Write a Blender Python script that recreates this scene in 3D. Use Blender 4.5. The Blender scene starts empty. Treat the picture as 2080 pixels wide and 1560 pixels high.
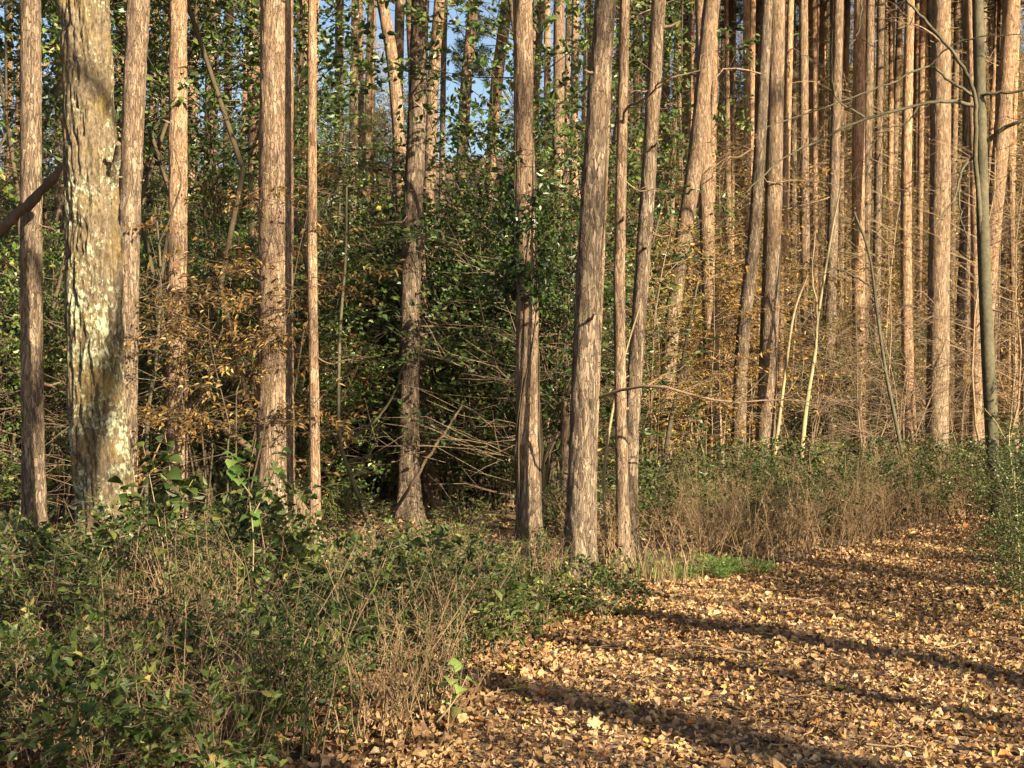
import bpy, math
import numpy as np

# ------------------------------------------------------------------ camera, world, sun, exposure
scene = bpy.context.scene
C = scene.collection
F = 2800.0            # focal length in pixels of the 2080 px wide photograph
EYE = 1.6
CX, CY = 1040.0, 780.0

cam_d = bpy.data.cameras.new('camera'); cam = bpy.data.objects.new('camera', cam_d); C.objects.link(cam)
cam.location = (0, 0, EYE); cam.rotation_euler = (math.radians(90), 0, 0)
cam_d.sensor_width = 36.0; cam_d.lens = 36.0 * F / 2080.0
cam_d.clip_end = 1500.0; cam_d.clip_start = 0.05
scene.camera = cam

SUN_ELEV = math.radians(24.0)
SX, SY = 0.652, -0.758                                   # the sun stands behind the camera, to the right
w = bpy.data.worlds.new('World'); scene.world = w; w.use_nodes = True
wn = w.node_tree.nodes; wl = w.node_tree.links
sky = wn.new('ShaderNodeTexSky'); sky.sky_type = 'NISHITA'; sky.sun_disc = False
sky.sun_elevation = SUN_ELEV; sky.sun_rotation = math.atan2(SX, SY)
sky.air_density = 1.0; sky.dust_density = 2.2; sky.ozone_density = 1.2
bg = wn['Background']; bg.inputs['Strength'].default_value = 0.05
wl.new(sky.outputs['Color'], bg.inputs['Color'])

sun_d = bpy.data.lights.new('sun', 'SUN'); sun = bpy.data.objects.new('sun', sun_d); C.objects.link(sun)
sun_d.energy = 5.0; sun_d.angle = math.radians(0.53); sun_d.color = (1.0, 0.84, 0.59)
ce = math.cos(SUN_ELEV)
sv = np.array([SX * ce, SY * ce, math.sin(SUN_ELEV)]); sv /= np.linalg.norm(sv)
from mathutils import Vector
sun.rotation_euler = Vector(sv).to_track_quat('Z', 'Y').to_euler()
sun.location = (0, 0, 60)

scene.view_settings.view_transform = 'Standard'; scene.view_settings.look = 'None'
scene.view_settings.exposure = 1.95; scene.view_settings.gamma = 1.0
scene.view_settings.use_curve_mapping = False
scene.cycles.max_bounces = 4; scene.cycles.diffuse_bounces = 3; scene.cycles.glossy_bounces = 2
scene.cycles.transmission_bounces = 3; scene.cycles.use_denoising = True
scene.cycles.use_light_tree = False; scene.cycles.debug_use_spatial_splits = True

# ------------------------------------------------------------------ numpy helpers
def rng(seed): return np.random.default_rng(seed)

def _h(ix, iy, iz):
    n = (ix.astype(np.int64) * 374761393 + iy.astype(np.int64) * 668265263 + iz.astype(np.int64) * 2147483647) & 0xffffffff
    n = ((n ^ (n >> 13)) * 1274126177) & 0xffffffff
    n = (n ^ (n >> 16)) & 0xffffffff
    return n.astype(np.float64) / 4294967295.0

def vnoise(x, y, z=0.0):
    x, y, z = np.broadcast_arrays(np.asarray(x, float), np.asarray(y, float), np.asarray(z, float))
    ix, iy, iz = np.floor(x), np.floor(y), np.floor(z)
    fx, fy, fz = x - ix, y - iy, z - iz
    fx, fy, fz = [f * f * (3 - 2 * f) for f in (fx, fy, fz)]
    r = 0
    for dx in (0, 1):
        for dy in (0, 1):
            for dz in (0, 1):
                wgt = (fx if dx else 1 - fx) * (fy if dy else 1 - fy) * (fz if dz else 1 - fz)
                r = r + wgt * _h(ix + dx, iy + dy, iz + dz)
    return r * 2 - 1

def sstep(a, b, x):
    t = np.clip((np.asarray(x, float) - a) / (b - a), 0, 1); return t * t * (3 - 2 * t)

def nrm(v):
    return v / np.maximum(np.linalg.norm(v, axis=-1, keepdims=True), 1e-9)

def gz(x, y):
    """height of the forest floor"""
    x = np.asarray(x, float); y = np.asarray(y, float)
    h = 0.05 * vnoise(x * 0.45 + 7, y * 0.45) + 0.018 * vnoise(x * 1.7, y * 1.7 + 3)
    d = y + 0.22 * x
    return h + 16.0 * sstep(32, 92, d) + 5.0 * sstep(1, 22, x) * sstep(36, 78, y) + 0.6 * sstep(16, 34, d) * vnoise(x * 0.12, y * 0.12)

def at(px, py, d):
    return np.array([(px - CX) / F * d, d, EYE + (CY - py) / F * d])

def ground_at(px, py):
    d = EYE * F / (py - CY); return np.array([(px - CX) / F * d, d])

class MB:
    """collects quads and triangles, builds ONE mesh"""
    def __init__(s): s.v = []; s.q = []; s.t = []; s.qr = []; s.tr = []; s.n = 0; s.pa = []
    def add(s, v, q=None, t=None, r=0.5, pa=None):
        v = np.asarray(v, float).reshape(-1, 3)
        s.v.append(v); s.pa.append(np.zeros(len(v)) if pa is None else np.asarray(pa, float).ravel())
        for f, fs, rs, k in ((q, s.q, s.qr, 4), (t, s.t, s.tr, 3)):
            if f is not None and len(f):
                f = np.asarray(f, np.int64).reshape(-1, k) + s.n
                fs.append(f); rs.append(np.broadcast_to(np.asarray(r, float).ravel() if np.ndim(r) else np.array([float(r)]), (len(f),)) if np.ndim(r) == 0 or len(np.ravel(r)) == len(f) else np.resize(np.ravel(r), len(f)))
        s.n += len(v)
    def mesh(s, name, mat, smooth=False):
        me = bpy.data.meshes.new(name)
        V = np.concatenate(s.v) if s.v else np.zeros((0, 3))
        Q = np.concatenate(s.q) if s.q else np.zeros((0, 4), np.int64)
        T = np.concatenate(s.t) if s.t else np.zeros((0, 3), np.int64)
        nl = Q.size + T.size
        me.vertices.add(len(V)); me.vertices.foreach_set('co', V.astype(np.float32).ravel())
        me.loops.add(nl); me.loops.foreach_set('vertex_index', np.concatenate([Q.ravel(), T.ravel()]).astype(np.int32))
        me.polygons.add(len(Q) + len(T))
        st = np.concatenate([np.arange(len(Q)) * 4, Q.size + np.arange(len(T)) * 3]).astype(np.int32)
        me.polygons.foreach_set('loop_start', st)
        me.polygons.foreach_set('use_smooth', np.full(len(Q) + len(T), bool(smooth)))
        a = me.attributes.new('rnd', 'FLOAT', 'FACE')
        a.data.foreach_set('value', np.concatenate((s.qr + s.tr) or [np.zeros(0)]).astype(np.float32))
        p = me.attributes.new('relief', 'FLOAT', 'POINT'); p.data.foreach_set('value', np.concatenate(s.pa).astype(np.float32))
        me.materials.append(mat); me.update(calc_edges=True)
        return me

def link(name, me, parent=None, loc=None, rot=None, scale=None):
    o = bpy.data.objects.new(name, me); C.objects.link(o)
    if parent: o.parent = parent
    if loc is not None: o.location = tuple(float(c) for c in loc)
    if rot is not None: o.rotation_euler = tuple(float(c) for c in rot)
    if scale is not None: o.scale = tuple(float(c) for c in (scale if np.ndim(scale) else (scale,) * 3))
    return o

def tag(o, label, cat, group=None):
    o['label'] = label; o['category'] = cat
    if group: o['group'] = group
    return o

def thing(name, label, cat, loc, rz=0.0, scale=1.0, group=None):
    return tag(link(name, None, None, loc, (0, 0, rz), scale), label, cat, group)

def resample(P, n):
    """smooth (Catmull-Rom) resampling of a polyline, n points"""
    P = np.asarray(P, float)
    if len(P) == 2: return P[0] + (P[1] - P[0]) * np.linspace(0, 1, n)[:, None]
    E = np.vstack([2 * P[0] - P[1], P, 2 * P[-1] - P[-2]])
    s = np.linspace(0, len(P) - 1 - 1e-6, n); i = s.astype(int); f = (s - i)[:, None]
    p0, p1, p2, p3 = E[i], E[i + 1], E[i + 2], E[i + 3]
    return 0.5 * ((2 * p1) + (-p0 + p2) * f + (2 * p0 - 5 * p1 + 4 * p2 - p3) * f ** 2 + (-p0 + 3 * p1 - 3 * p2 + p3) * f ** 3)

def tube(mb, P, R, k=5, r=0.5, cap=True, relief=None):
    P = np.asarray(P, float); n = len(P); R = np.broadcast_to(np.asarray(R, float), (n,))
    T = nrm(np.gradient(P, axis=0))
    ref = np.where(np.abs(T[:, 2:3]) > 0.9, np.array([[0, 1.0, 0]]), np.array([[0, 0, 1.0]]))
    if np.abs(T[:, 2]).mean() > 0.6: ref = np.broadcast_to(np.array([0, 1.0, 0]), (n, 3))
    A = nrm(np.cross(T, ref)); B = np.cross(T, A)
    th = np.arange(k) / k * 2 * np.pi
    V = P[:, None] + R[:, None, None] * (np.cos(th)[None, :, None] * A[:, None] + np.sin(th)[None, :, None] * B[:, None])
    i = np.arange(n - 1)[:, None] * k; j = np.arange(k)[None]; j2 = (j + 1) % k
    q = np.stack([i + j, i + j2, i + k + j2, i + k + j], -1).reshape(-1, 4)
    mb.add(V.reshape(-1, 3), q=q, r=r)
    if cap:
        mb.add(np.vstack([V[-1], P[-1] + T[-1] * R[-1] * 0.6]), t=np.stack([np.arange(k), (np.arange(k) + 1) % k, np.full(k, k)], -1), r=r)

def add_leaves(mb, pos, dirv, up, L, W, rnd, fold=0.25, droop=0.15):
    """ovate leaves folded along the midrib, 4 triangles each"""
    N = len(pos)
    if N == 0: return
    d = nrm(dirv); sd = nrm(np.cross(d, up)); n = np.cross(sd, d)
    L = np.broadcast_to(L, (N,))[:, None]; W = np.broadcast_to(W, (N,))[:, None]
    b = pos
    V = np.stack([b,
                  b + d * L * .28 + sd * W * .46 + n * W * fold,
                  b + d * L * .68 + sd * W * .36 + n * (W * fold - L * droop * .5),
                  b + d * L - n * L * droop,
                  b + d * L * .68 - sd * W * .36 + n * (W * fold - L * droop * .5),
                  b + d * L * .28 - sd * W * .46 + n * W * fold], 1)
    i = np.arange(N)[:, None] * 6
    q = np.concatenate([i + np.array([[0, 1, 2, 3]]), i + np.array([[0, 3, 4, 5]])], 1).reshape(-1, 4)
    mb.add(V.reshape(-1, 3), q=q, r=np.repeat(np.broadcast_to(rnd, (N,)), 2))

# ------------------------------------------------------------------ materials
def mat(name):
    m = bpy.data.materials.new(name); m.use_nodes = True
    n = m.node_tree.nodes; l = m.node_tree.links; n.clear()
    out = n.new('ShaderNodeOutputMaterial')
    return m, n, l, out

def ramp(n, stops, interp='LINEAR'):
    r = n.new('ShaderNodeValToRGB'); e = r.color_ramp.elements; r.color_ramp.interpolation = interp
    while len(e) < len(stops): e.new(0.5)
    for el, (p, c) in zip(e, stops): el.position = p; el.color = (*c, 1.0)
    return r

def mth(n, l, op, a, b=None, clamp=False):
    m = n.new('ShaderNodeMath'); m.operation = op; m.use_clamp = clamp
    for i, x in enumerate((a, b)):
        if x is None: continue
        if isinstance(x, (int, float)): m.inputs[i].default_value = x
        else: l.new(x, m.inputs[i])
    return m.outputs[0]

def mixc(n, l, fac, a, b, mode='MIX'):
    m = n.new('ShaderNodeMix'); m.data_type = 'RGBA'; m.blend_type = mode
    for s, x in ((m.inputs[0], fac), (m.inputs[6], a), (m.inputs[7], b)):
        if isinstance(x, (int, float)): s.default_value = x
        elif isinstance(x, tuple): s.default_value = (*x, 1.0)
        else: l.new(x, s)
    return m.outputs[2]

def noise(n, l, vec, scale, detail=3.0, rough=0.55):
    t = n.new('ShaderNodeTexNoise'); t.inputs['Scale'].default_value = scale
    t.inputs['Detail'].default_value = detail; t.inputs['Roughness'].default_value = rough
    if vec is not None: l.new(vec, t.inputs['Vector'])
    return t.outputs['Fac']

def leaf_mat(name, stops, transl=0.3, rough=0.5, objvar=0.25, spec=0.35):
    m, n, l, out = mat(name)
    a = n.new('ShaderNodeAttribute'); a.attribute_name = 'rnd'
    oi = n.new('ShaderNodeObjectInfo')
    f = mth(n, l, 'ADD', a.outputs['Fac'], mth(n, l, 'MULTIPLY', mth(n, l, 'SUBTRACT', oi.outputs['Random'], 0.5), objvar), True)
    r = ramp(n, stops); l.new(f, r.inputs[0])
    col = r.outputs[0]
    p = n.new('ShaderNodeBsdfPrincipled'); l.new(col, p.inputs['Base Color'])
    p.inputs['Roughness'].default_value = rough; p.inputs['Specular IOR Level'].default_value = spec
    t = n.new('ShaderNodeBsdfTranslucent'); l.new(col, t.inputs['Color'])
    mx = n.new('ShaderNodeMixShader'); mx.inputs[0].default_value = transl
    l.new(p.outputs[0], mx.inputs[1]); l.new(t.outputs[0], mx.inputs[2]); l.new(mx.outputs[0], out.inputs[0])
    return m

def coords(n, l, sz, off=30.0):
    tc = n.new('ShaderNodeTexCoord'); oi = n.new('ShaderNodeObjectInfo')
    mp = n.new('ShaderNodeMapping'); mp.inputs['Scale'].default_value = (1, 1, sz)
    l.new(tc.outputs['Object'], mp.inputs['Vector'])
    cb = n.new('ShaderNodeCombineXYZ'); l.new(mth(n, l, 'MULTIPLY', oi.outputs['Random'], off), cb.inputs[0])
    l.new(cb.outputs[0], mp.inputs['Location'])
    return tc, oi, mp.outputs['Vector']

def pine_bark():
    m, n, l, out = mat('pine_bark')
    tc, oi, v = coords(n, l, 0.22)
    tc2, oi2, v2 = coords(n, l, 0.10)
    nd = n.new('ShaderNodeTexNoise'); nd.inputs['Scale'].default_value = 22; nd.inputs['Detail'].default_value = 2; l.new(v, nd.inputs['Vector'])
    va = n.new('ShaderNodeVectorMath'); va.operation = 'MULTIPLY_ADD'
    l.new(nd.outputs['Color'], va.inputs[0]); va.inputs[1].default_value = (0.07, 0.07, 0.07); l.new(v, va.inputs[2])
    vo = n.new('ShaderNodeTexVoronoi'); vo.feature = 'DISTANCE_TO_EDGE'; vo.inputs['Scale'].default_value = 46; l.new(va.outputs[0], vo.inputs['Vector'])
    vc = n.new('ShaderNodeTexVoronoi'); vc.inputs['Scale'].default_value = 46; l.new(va.outputs[0], vc.inputs['Vector'])
    big = noise(n, l, tc.outputs['Object'], 2.2, 3.0)
    fine = noise(n, l, v2, 60.0, 4.0, 0.7)
    crack = mth(n, l, 'MULTIPLY', mth(n, l, 'ADD', vo.outputs['Distance'], mth(n, l, 'MULTIPLY', fine, 0.06)), 9.0, True)
    flake = noise(n, l, v, 19.0, 5.0, 0.7)
    fine = mth(n, l, 'ADD', mth(n, l, 'MULTIPLY', fine, 0.55), mth(n, l, 'MULTIPLY', flake, 0.45))
    fine = mth(n, l, 'ADD', mth(n, l, 'MULTIPLY', mth(n, l, 'SUBTRACT', fine, 0.5), 1.7), 0.5, True)
    sp = n.new('ShaderNodeSeparateColor'); l.new(vc.outputs['Color'], sp.inputs[0])
    low = ramp(n, [(0.2, (0.05, 0.037, 0.026)), (0.5, (0.175, 0.132, 0.092)), (0.8, (0.36, 0.28, 0.20))])
    l.new(mth(n, l, 'ADD', mth(n, l, 'MULTIPLY', sp.outputs[0], 0.4), mth(n, l, 'MULTIPLY', fine, 0.6)), low.inputs[0])
    high = ramp(n, [(0.2, (0.10, 0.053, 0.027)), (0.5, (0.27, 0.16, 0.088)), (0.8, (0.45, 0.305, 0.185))])
    l.new(mth(n, l, 'ADD', mth(n, l, 'MULTIPLY', sp.outputs[1], 0.4), mth(n, l, 'MULTIPLY', fine, 0.6)), high.inputs[0])
    sz = n.new('ShaderNodeSeparateXYZ'); l.new(tc.outputs['Object'], sz.inputs[0])
    hf = mth(n, l, 'ADD', mth(n, l, 'MULTIPLY', sz.outputs[2], 0.055), mth(n, l, 'SUBTRACT', mth(n, l, 'MULTIPLY', big, 0.9), 0.45))
    hf = mth(n, l, 'ADD', hf, mth(n, l, 'MULTIPLY', mth(n, l, 'SUBTRACT', oi.outputs['Random'], 0.35), 0.9), True)
    col = mixc(n, l, hf, low.outputs[0], high.outputs[0])
    col = mixc(n, l, mth(n, l, 'MULTIPLY', mth(n, l, 'SUBTRACT', 1.0, crack, True), 0.75), col, (0.085, 0.055, 0.04))
    vk = n.new('ShaderNodeTexVoronoi'); vk.inputs['Scale'].default_value = 7.0; l.new(v, vk.inputs['Vector'])
    kf = mth(n, l, 'MULTIPLY', mth(n, l, 'SUBTRACT', mth(n, l, 'ADD', 0.10, mth(n, l, 'MULTIPLY', mth(n, l, 'SUBTRACT', fine, 0.5), 0.25)), vk.outputs['Distance']), 14.0, True)
    col = mixc(n, l, mth(n, l, 'MULTIPLY', kf, 0.8), col, (0.05, 0.033, 0.026))
    tone = mth(n, l, 'ADD', 0.66, mth(n, l, 'MULTIPLY', oi.outputs['Random'], 0.55))
    tn = n.new('ShaderNodeCombineColor'); [l.new(tone, tn.inputs[i]) for i in range(3)]
    col = mixc(n, l, 1.0, col, tn.outputs[0], 'MULTIPLY')
    p = n.new('ShaderNodeBsdfPrincipled'); l.new(col, p.inputs['Base Color']); p.inputs['Roughness'].default_value = 0.9
    p.inputs['Specular IOR Level'].default_value = 0.12
    h = mth(n, l, 'ADD', mth(n, l, 'MULTIPLY', crack, 0.5), mth(n, l, 'MULTIPLY', fine, 0.7))
    h = mth(n, l, 'ADD', h, mth(n, l, 'MULTIPLY', sp.outputs[2], 0.3))
    b = n.new('ShaderNodeBump'); b.inputs['Strength'].default_value = 1.0; b.inputs['Distance'].default_value = 0.02
    l.new(h, b.inputs['Height']); l.new(b.outputs[0], p.inputs['Normal']); l.new(p.outputs[0], out.inputs[0])
    return m

def lichen_bark():
    m, n, l, out = mat('lichen_bark')
    tc, oi, v = coords(n, l, 0.5)
    at_ = n.new('ShaderNodeAttribute'); at_.attribute_name = 'relief'
    fine = noise(n, l, v, 45.0, 4.0, 0.65)
    mid = noise(n, l, tc.outputs['Object'], 7.0, 4.0)
    base = ramp(n, [(0.3, (0.04, 0.03, 0.02)), (0.72, (0.21, 0.165, 0.105))]); l.new(fine, base.inputs[0])
    moss = ramp(n, [(0.3, (0.075, 0.052, 0.018)), (0.72, (0.21, 0.155, 0.05))]); l.new(fine, moss.inputs[0])
    mf = ramp(n, [(0.46, (0, 0, 0)), (0.66, (1, 1, 1))]); l.new(noise(n, l, tc.outputs['Object'], 3.2, 3.0), mf.inputs[0])
    col = mixc(n, l, mth(n, l, 'MULTIPLY', mf.outputs[0], 0.85), base.outputs[0], moss.outputs[0])
    # lichen rosettes: voronoi spots whose size follows a larger noise
    vd = n.new('ShaderNodeTexNoise'); vd.inputs['Scale'].default_value = 22; l.new(tc.outputs['Object'], vd.inputs['Vector'])
    va = n.new('ShaderNodeVectorMath'); va.operation = 'MULTIPLY_ADD'
    l.new(vd.outputs['Color'], va.inputs[0]); va.inputs[1].default_value = (0.07, 0.07, 0.07); l.new(tc.outputs['Object'], va.inputs[2])
    vo = n.new('ShaderNodeTexVoronoi'); vo.inputs['Scale'].default_value = 21; l.new(va.outputs[0], vo.inputs['Vector'])
    sz = n.new('ShaderNodeSeparateXYZ'); l.new(tc.outputs['Object'], sz.inputs[0])
    patch = noise(n, l, tc.outputs['Object'], 2.6, 4.0, 0.6)
    lowd = mth(n, l, 'MULTIPLY', mth(n, l, 'SUBTRACT', 3.2, sz.outputs[2]), 0.05)
    th = mth(n, l, 'ADD', mth(n, l, 'MULTIPLY', mth(n, l, 'SUBTRACT', patch, 0.395), 3.4), lowd)
    th = mth(n, l, 'ADD', th, mth(n, l, 'MULTIPLY', mth(n, l, 'SUBTRACT', fine, 0.5), 1.6))
    lf = mth(n, l, 'MULTIPLY', mth(n, l, 'SUBTRACT', th, vo.outputs['Distance']), 2.6, True)
    lich = ramp(n, [(0.3, (0.18, 0.17, 0.10)), (0.52, (0.31, 0.315, 0.21)), (0.8, (0.43, 0.445, 0.325))]); l.new(mth(n, l, 'ADD', mth(n, l, 'MULTIPLY', mid, 0.4), mth(n, l, 'MULTIPLY', fine, 0.6)), lich.inputs[0])
    col = mixc(n, l, lf, col, lich.outputs[0])
    col = mixc(n, l, mth(n, l, 'MULTIPLY', at_.outputs['Fac'], 0.85), col, (0.035, 0.025, 0.018))
    p = n.new('ShaderNodeBsdfPrincipled'); l.new(col, p.inputs['Base Color']); p.inputs['Roughness'].default_value = 0.95
    p.inputs['Specular IOR Level'].default_value = 0.1
    h = mth(n, l, 'ADD', mth(n, l, 'MULTIPLY', fine, 0.8), mth(n, l, 'MULTIPLY', lf, 0.4))
    b = n.new('ShaderNodeBump'); b.inputs['Strength'].default_value = 0.9; b.inputs['Distance'].default_value = 0.015
    l.new(h, b.inputs['Height']); l.new(b.outputs[0], p.inputs['Normal']); l.new(p.outputs[0], out.inputs[0])
    return m

def wood_mat(name, c0, c1, scale=30.0, sz=0.25, bump=0.5):
    m, n, l, out = mat(name)
    tc, oi, v = coords(n, l, sz)
    f = noise(n, l, v, scale, 4.0, 0.6)
    f2 = noise(n, l, tc.outputs['Object'], 4.0, 3.0)
    r = ramp(n, [(0.3, c0), (0.7, c1)]); l.new(mth(n, l, 'ADD', mth(n, l, 'MULTIPLY', f, 0.55), mth(n, l, 'MULTIPLY', f2, 0.45)), r.inputs[0])
    p = n.new('ShaderNodeBsdfPrincipled'); l.new(r.outputs[0], p.inputs['Base Color']); p.inputs['Roughness'].default_value = 0.85
    p.inputs['Specular IOR Level'].default_value = 0.2
    b = n.new('ShaderNodeBump'); b.inputs['Strength'].default_value = bump; b.inputs['Distance'].default_value = 0.008
    l.new(f, b.inputs['Height']); l.new(b.outputs[0], p.inputs['Normal']); l.new(p.outputs[0], out.inputs[0])
    return m

def soil_mat(name, stops, scale):
    m, n, l, out = mat(name)
    tc = n.new('ShaderNodeTexCoord')
    a = noise(n, l, tc.outputs['Object'], scale, 6.0, 0.65)
    vo = n.new('ShaderNodeTexVoronoi'); vo.inputs['Scale'].default_value = scale * 1.6; l.new(tc.outputs['Object'], vo.inputs['Vector'])
    sp = n.new('ShaderNodeSeparateColor'); l.new(vo.outputs['Color'], sp.inputs[0])
    f = mth(n, l, 'ADD', mth(n, l, 'MULTIPLY', a, 0.6), mth(n, l, 'MULTIPLY', sp.outputs[0], 0.4))
    r = ramp(n, stops); l.new(f, r.inputs[0])
    p = n.new('ShaderNodeBsdfPrincipled'); l.new(r.outputs[0], p.inputs['Base Color']); p.inputs['Roughness'].default_value = 0.95
    b = n.new('ShaderNodeBump'); b.inputs['Strength'].default_value = 1.0; b.inputs['Distance'].default_value = 0.04
    l.new(f, b.inputs['Height']); l.new(b.outputs[0], p.inputs['Normal']); l.new(p.outputs[0], out.inputs[0])
    return m

M = {}
M['pine'] = pine_bark()
M['lichen'] = lichen_bark()
M['smooth'] = wood_mat('smooth_bark', (0.035, 0.033, 0.02), (0.12, 0.105, 0.065), 26, 0.9, 0.8)
M['pale'] = wood_mat('pale_bark', (0.17, 0.14, 0.075), (0.34, 0.28, 0.16), 22, 0.4, 0.3)
M['dead'] = wood_mat('dead_wood', (0.07, 0.048, 0.03), (0.26, 0.185, 0.12), 30, 0.3, 0.5)
M['twig'] = wood_mat('twig_bark', (0.12, 0.085, 0.05), (0.30, 0.215, 0.13), 20, 0.5, 0.2)
M['darktwig'] = wood_mat('dark_twig_bark', (0.035, 0.028, 0.018), (0.10, 0.075, 0.045), 20, 0.5, 0.2)
M['dry'] = wood_mat('dry_stalk', (0.14, 0.09, 0.048), (0.34, 0.235, 0.13), 20, 0.5, 0.2)
M['oldlimb'] = wood_mat('old_limb_bark', (0.03, 0.022, 0.015), (0.12, 0.085, 0.055), 34, 0.5, 0.9)
M['rawwood'] = wood_mat('raw_splintered_wood', (0.34, 0.20, 0.11), (0.58, 0.40, 0.24), 40, 0.08, 0.7)
M['green'] = leaf_mat('evergreen_leaf', [(0.0, (0.02, 0.042, 0.009)), (0.5, (0.055, 0.095, 0.02)), (0.85, (0.13, 0.175, 0.036)), (1.0, (0.26, 0.24, 0.06))], 0.28, 0.42, 0.3, 0.5)
M['lowgreen'] = leaf_mat('undergrowth_leaf', [(0.0, (0.02, 0.038, 0.009)), (0.5, (0.052, 0.084, 0.018)), (0.85, (0.14, 0.17, 0.038)), (1.0, (0.34, 0.26, 0.085))], 0.3, 0.5, 0.4)
M['bright'] = leaf_mat('fresh_green_leaf', [(0.0, (0.07, 0.15, 0.03)), (0.6, (0.14, 0.24, 0.05)), (1.0, (0.32, 0.38, 0.12))], 0.35, 0.45, 0.3)
M['gold'] = leaf_mat('autumn_leaf', [(0.0, (0.10, 0.055, 0.02)), (0.4, (0.28, 0.17, 0.045)), (0.75, (0.46, 0.30, 0.085)), (0.95, (0.62, 0.46, 0.15)), (1.0, (0.13, 0.13, 0.03))], 0.35, 0.55, 0.35)
M['brown'] = leaf_mat('brown_leaf', [(0.0, (0.06, 0.035, 0.014)), (0.5, (0.16, 0.095, 0.03)), (0.85, (0.27, 0.175, 0.05)), (1.0, (0.45, 0.33, 0.12))], 0.3, 0.55, 0.3)
M['olive'] = leaf_mat('olive_leaf', [(0.0, (0.07, 0.06, 0.018)), (0.5, (0.18, 0.14, 0.035)), (0.85, (0.34, 0.235, 0.06)), (1.0, (0.50, 0.36, 0.11))], 0.33, 0.55, 0.35)
M['needle'] = leaf_mat('pine_needle', [(0.0, (0.018, 0.035, 0.016)), (0.6, (0.04, 0.065, 0.025)), (1.0, (0.12, 0.10, 0.04))], 0.15, 0.5, 0.3)
M['drytuft'] = leaf_mat('dry_tuft', [(0.0, (0.13, 0.085, 0.045)), (0.6, (0.25, 0.175, 0.095)), (1.0, (0.42, 0.31, 0.19))], 0.3, 0.7, 0.3)
M['litter'] = leaf_mat('fallen_leaf', [(0.0, (0.05, 0.027, 0.013)), (0.22, (0.13, 0.07, 0.033)), (0.5, (0.295, 0.178, 0.083)), (0.78, (0.45, 0.298, 0.148)), (0.90, (0.58, 0.425, 0.25)), (0.95, (0.46, 0.18, 0.05)), (0.985, (0.42, 0.36, 0.08)), (1.0, (0.30, 0.30, 0.06))], 0.22, 0.6, 0.0, 0.25)
M['ground'] = soil_mat('forest_soil', [(0.25, (0.05, 0.032, 0.02)), (0.5, (0.12, 0.075, 0.042)), (0.75, (0.25, 0.16, 0.09))], 9.0)
M['path'] = soil_mat('path_soil', [(0.25, (0.07, 0.042, 0.025)), (0.5, (0.17, 0.105, 0.06)), (0.8, (0.33, 0.215, 0.125))], 14.0)

# ------------------------------------------------------------------ ground and path
def axis(lo, hi, n, k):
    t = np.linspace(-1, 1, n); s = np.sign(t) * np.abs(t) ** k
    return np.where(s < 0, -s * lo, s * hi)
gx = axis(-320, 320, 171, 2.6); gy = 10 + axis(-220, 420, 191, 2.4)
GX, GY = np.meshgrid(gx, gy)
GZ = gz(GX, GY)
nx, ny = len(gx), len(gy)
ii = np.arange(ny - 1)[:, None] * nx + np.arange(nx - 1)[None]
mb = MB(); mb.add(np.stack([GX, GY, GZ - 0.03], -1), q=np.stack([ii, ii + 1, ii + nx + 1, ii + nx], -1).reshape(-1, 4))
g = link('ground', mb.mesh('ground', M['ground'], True)); g['kind'] = 'structure'
g['label'] = 'brown leaf-strewn forest floor under the pines'

LE = np.array([(-1.9, -6), (-1.2, 0), (-0.6, 4), (-0.35, 5.7), (0.03, 8.1), (0.40, 9.4), (0.60, 10.6), (1.6, 11.5), (2.6, 12.2), (4.2, 14.4), (6.6, 17.2), (10.5, 20.5)], float)
RE = np.array([(2.4, -6), (2.7, 0), (3.0, 4), (3.1, 5.7), (3.35, 8.1), (3.6, 9.6), (3.9, 10.8), (4.3, 11.8), (4.8, 12.7), (5.8, 14.0), (7.8, 15.9), (11.5, 18.6)], float)
LEs, REs = resample(LE, 90), resample(RE, 90)
tt = np.linspace(0, 1, 22)
PX = LEs[:, None, 0] * (1 - tt) + REs[:, None, 0] * tt
PY = LEs[:, None, 1] * (1 - tt) + REs[:, None, 1] * tt
wob = vnoise(PX * 1.3, PY * 1.3 + 9) * 0.22
PX = PX + wob * (np.abs(tt - .5) * 2)[None] ** 3
i2 = np.arange(89)[:, None] * 22 + np.arange(21)[None]
mb = MB(); mb.add(np.stack([PX, PY, gz(PX, PY) + 0.004], -1), q=np.stack([i2, i2 + 1, i2 + 23, i2 + 22], -1).reshape(-1, 4))
path = link('path', mb.mesh('path', M['path'], True)); path['kind'] = 'structure'
path['label'] = 'forest path covered in fallen brown leaves curving past the pines'

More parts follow.
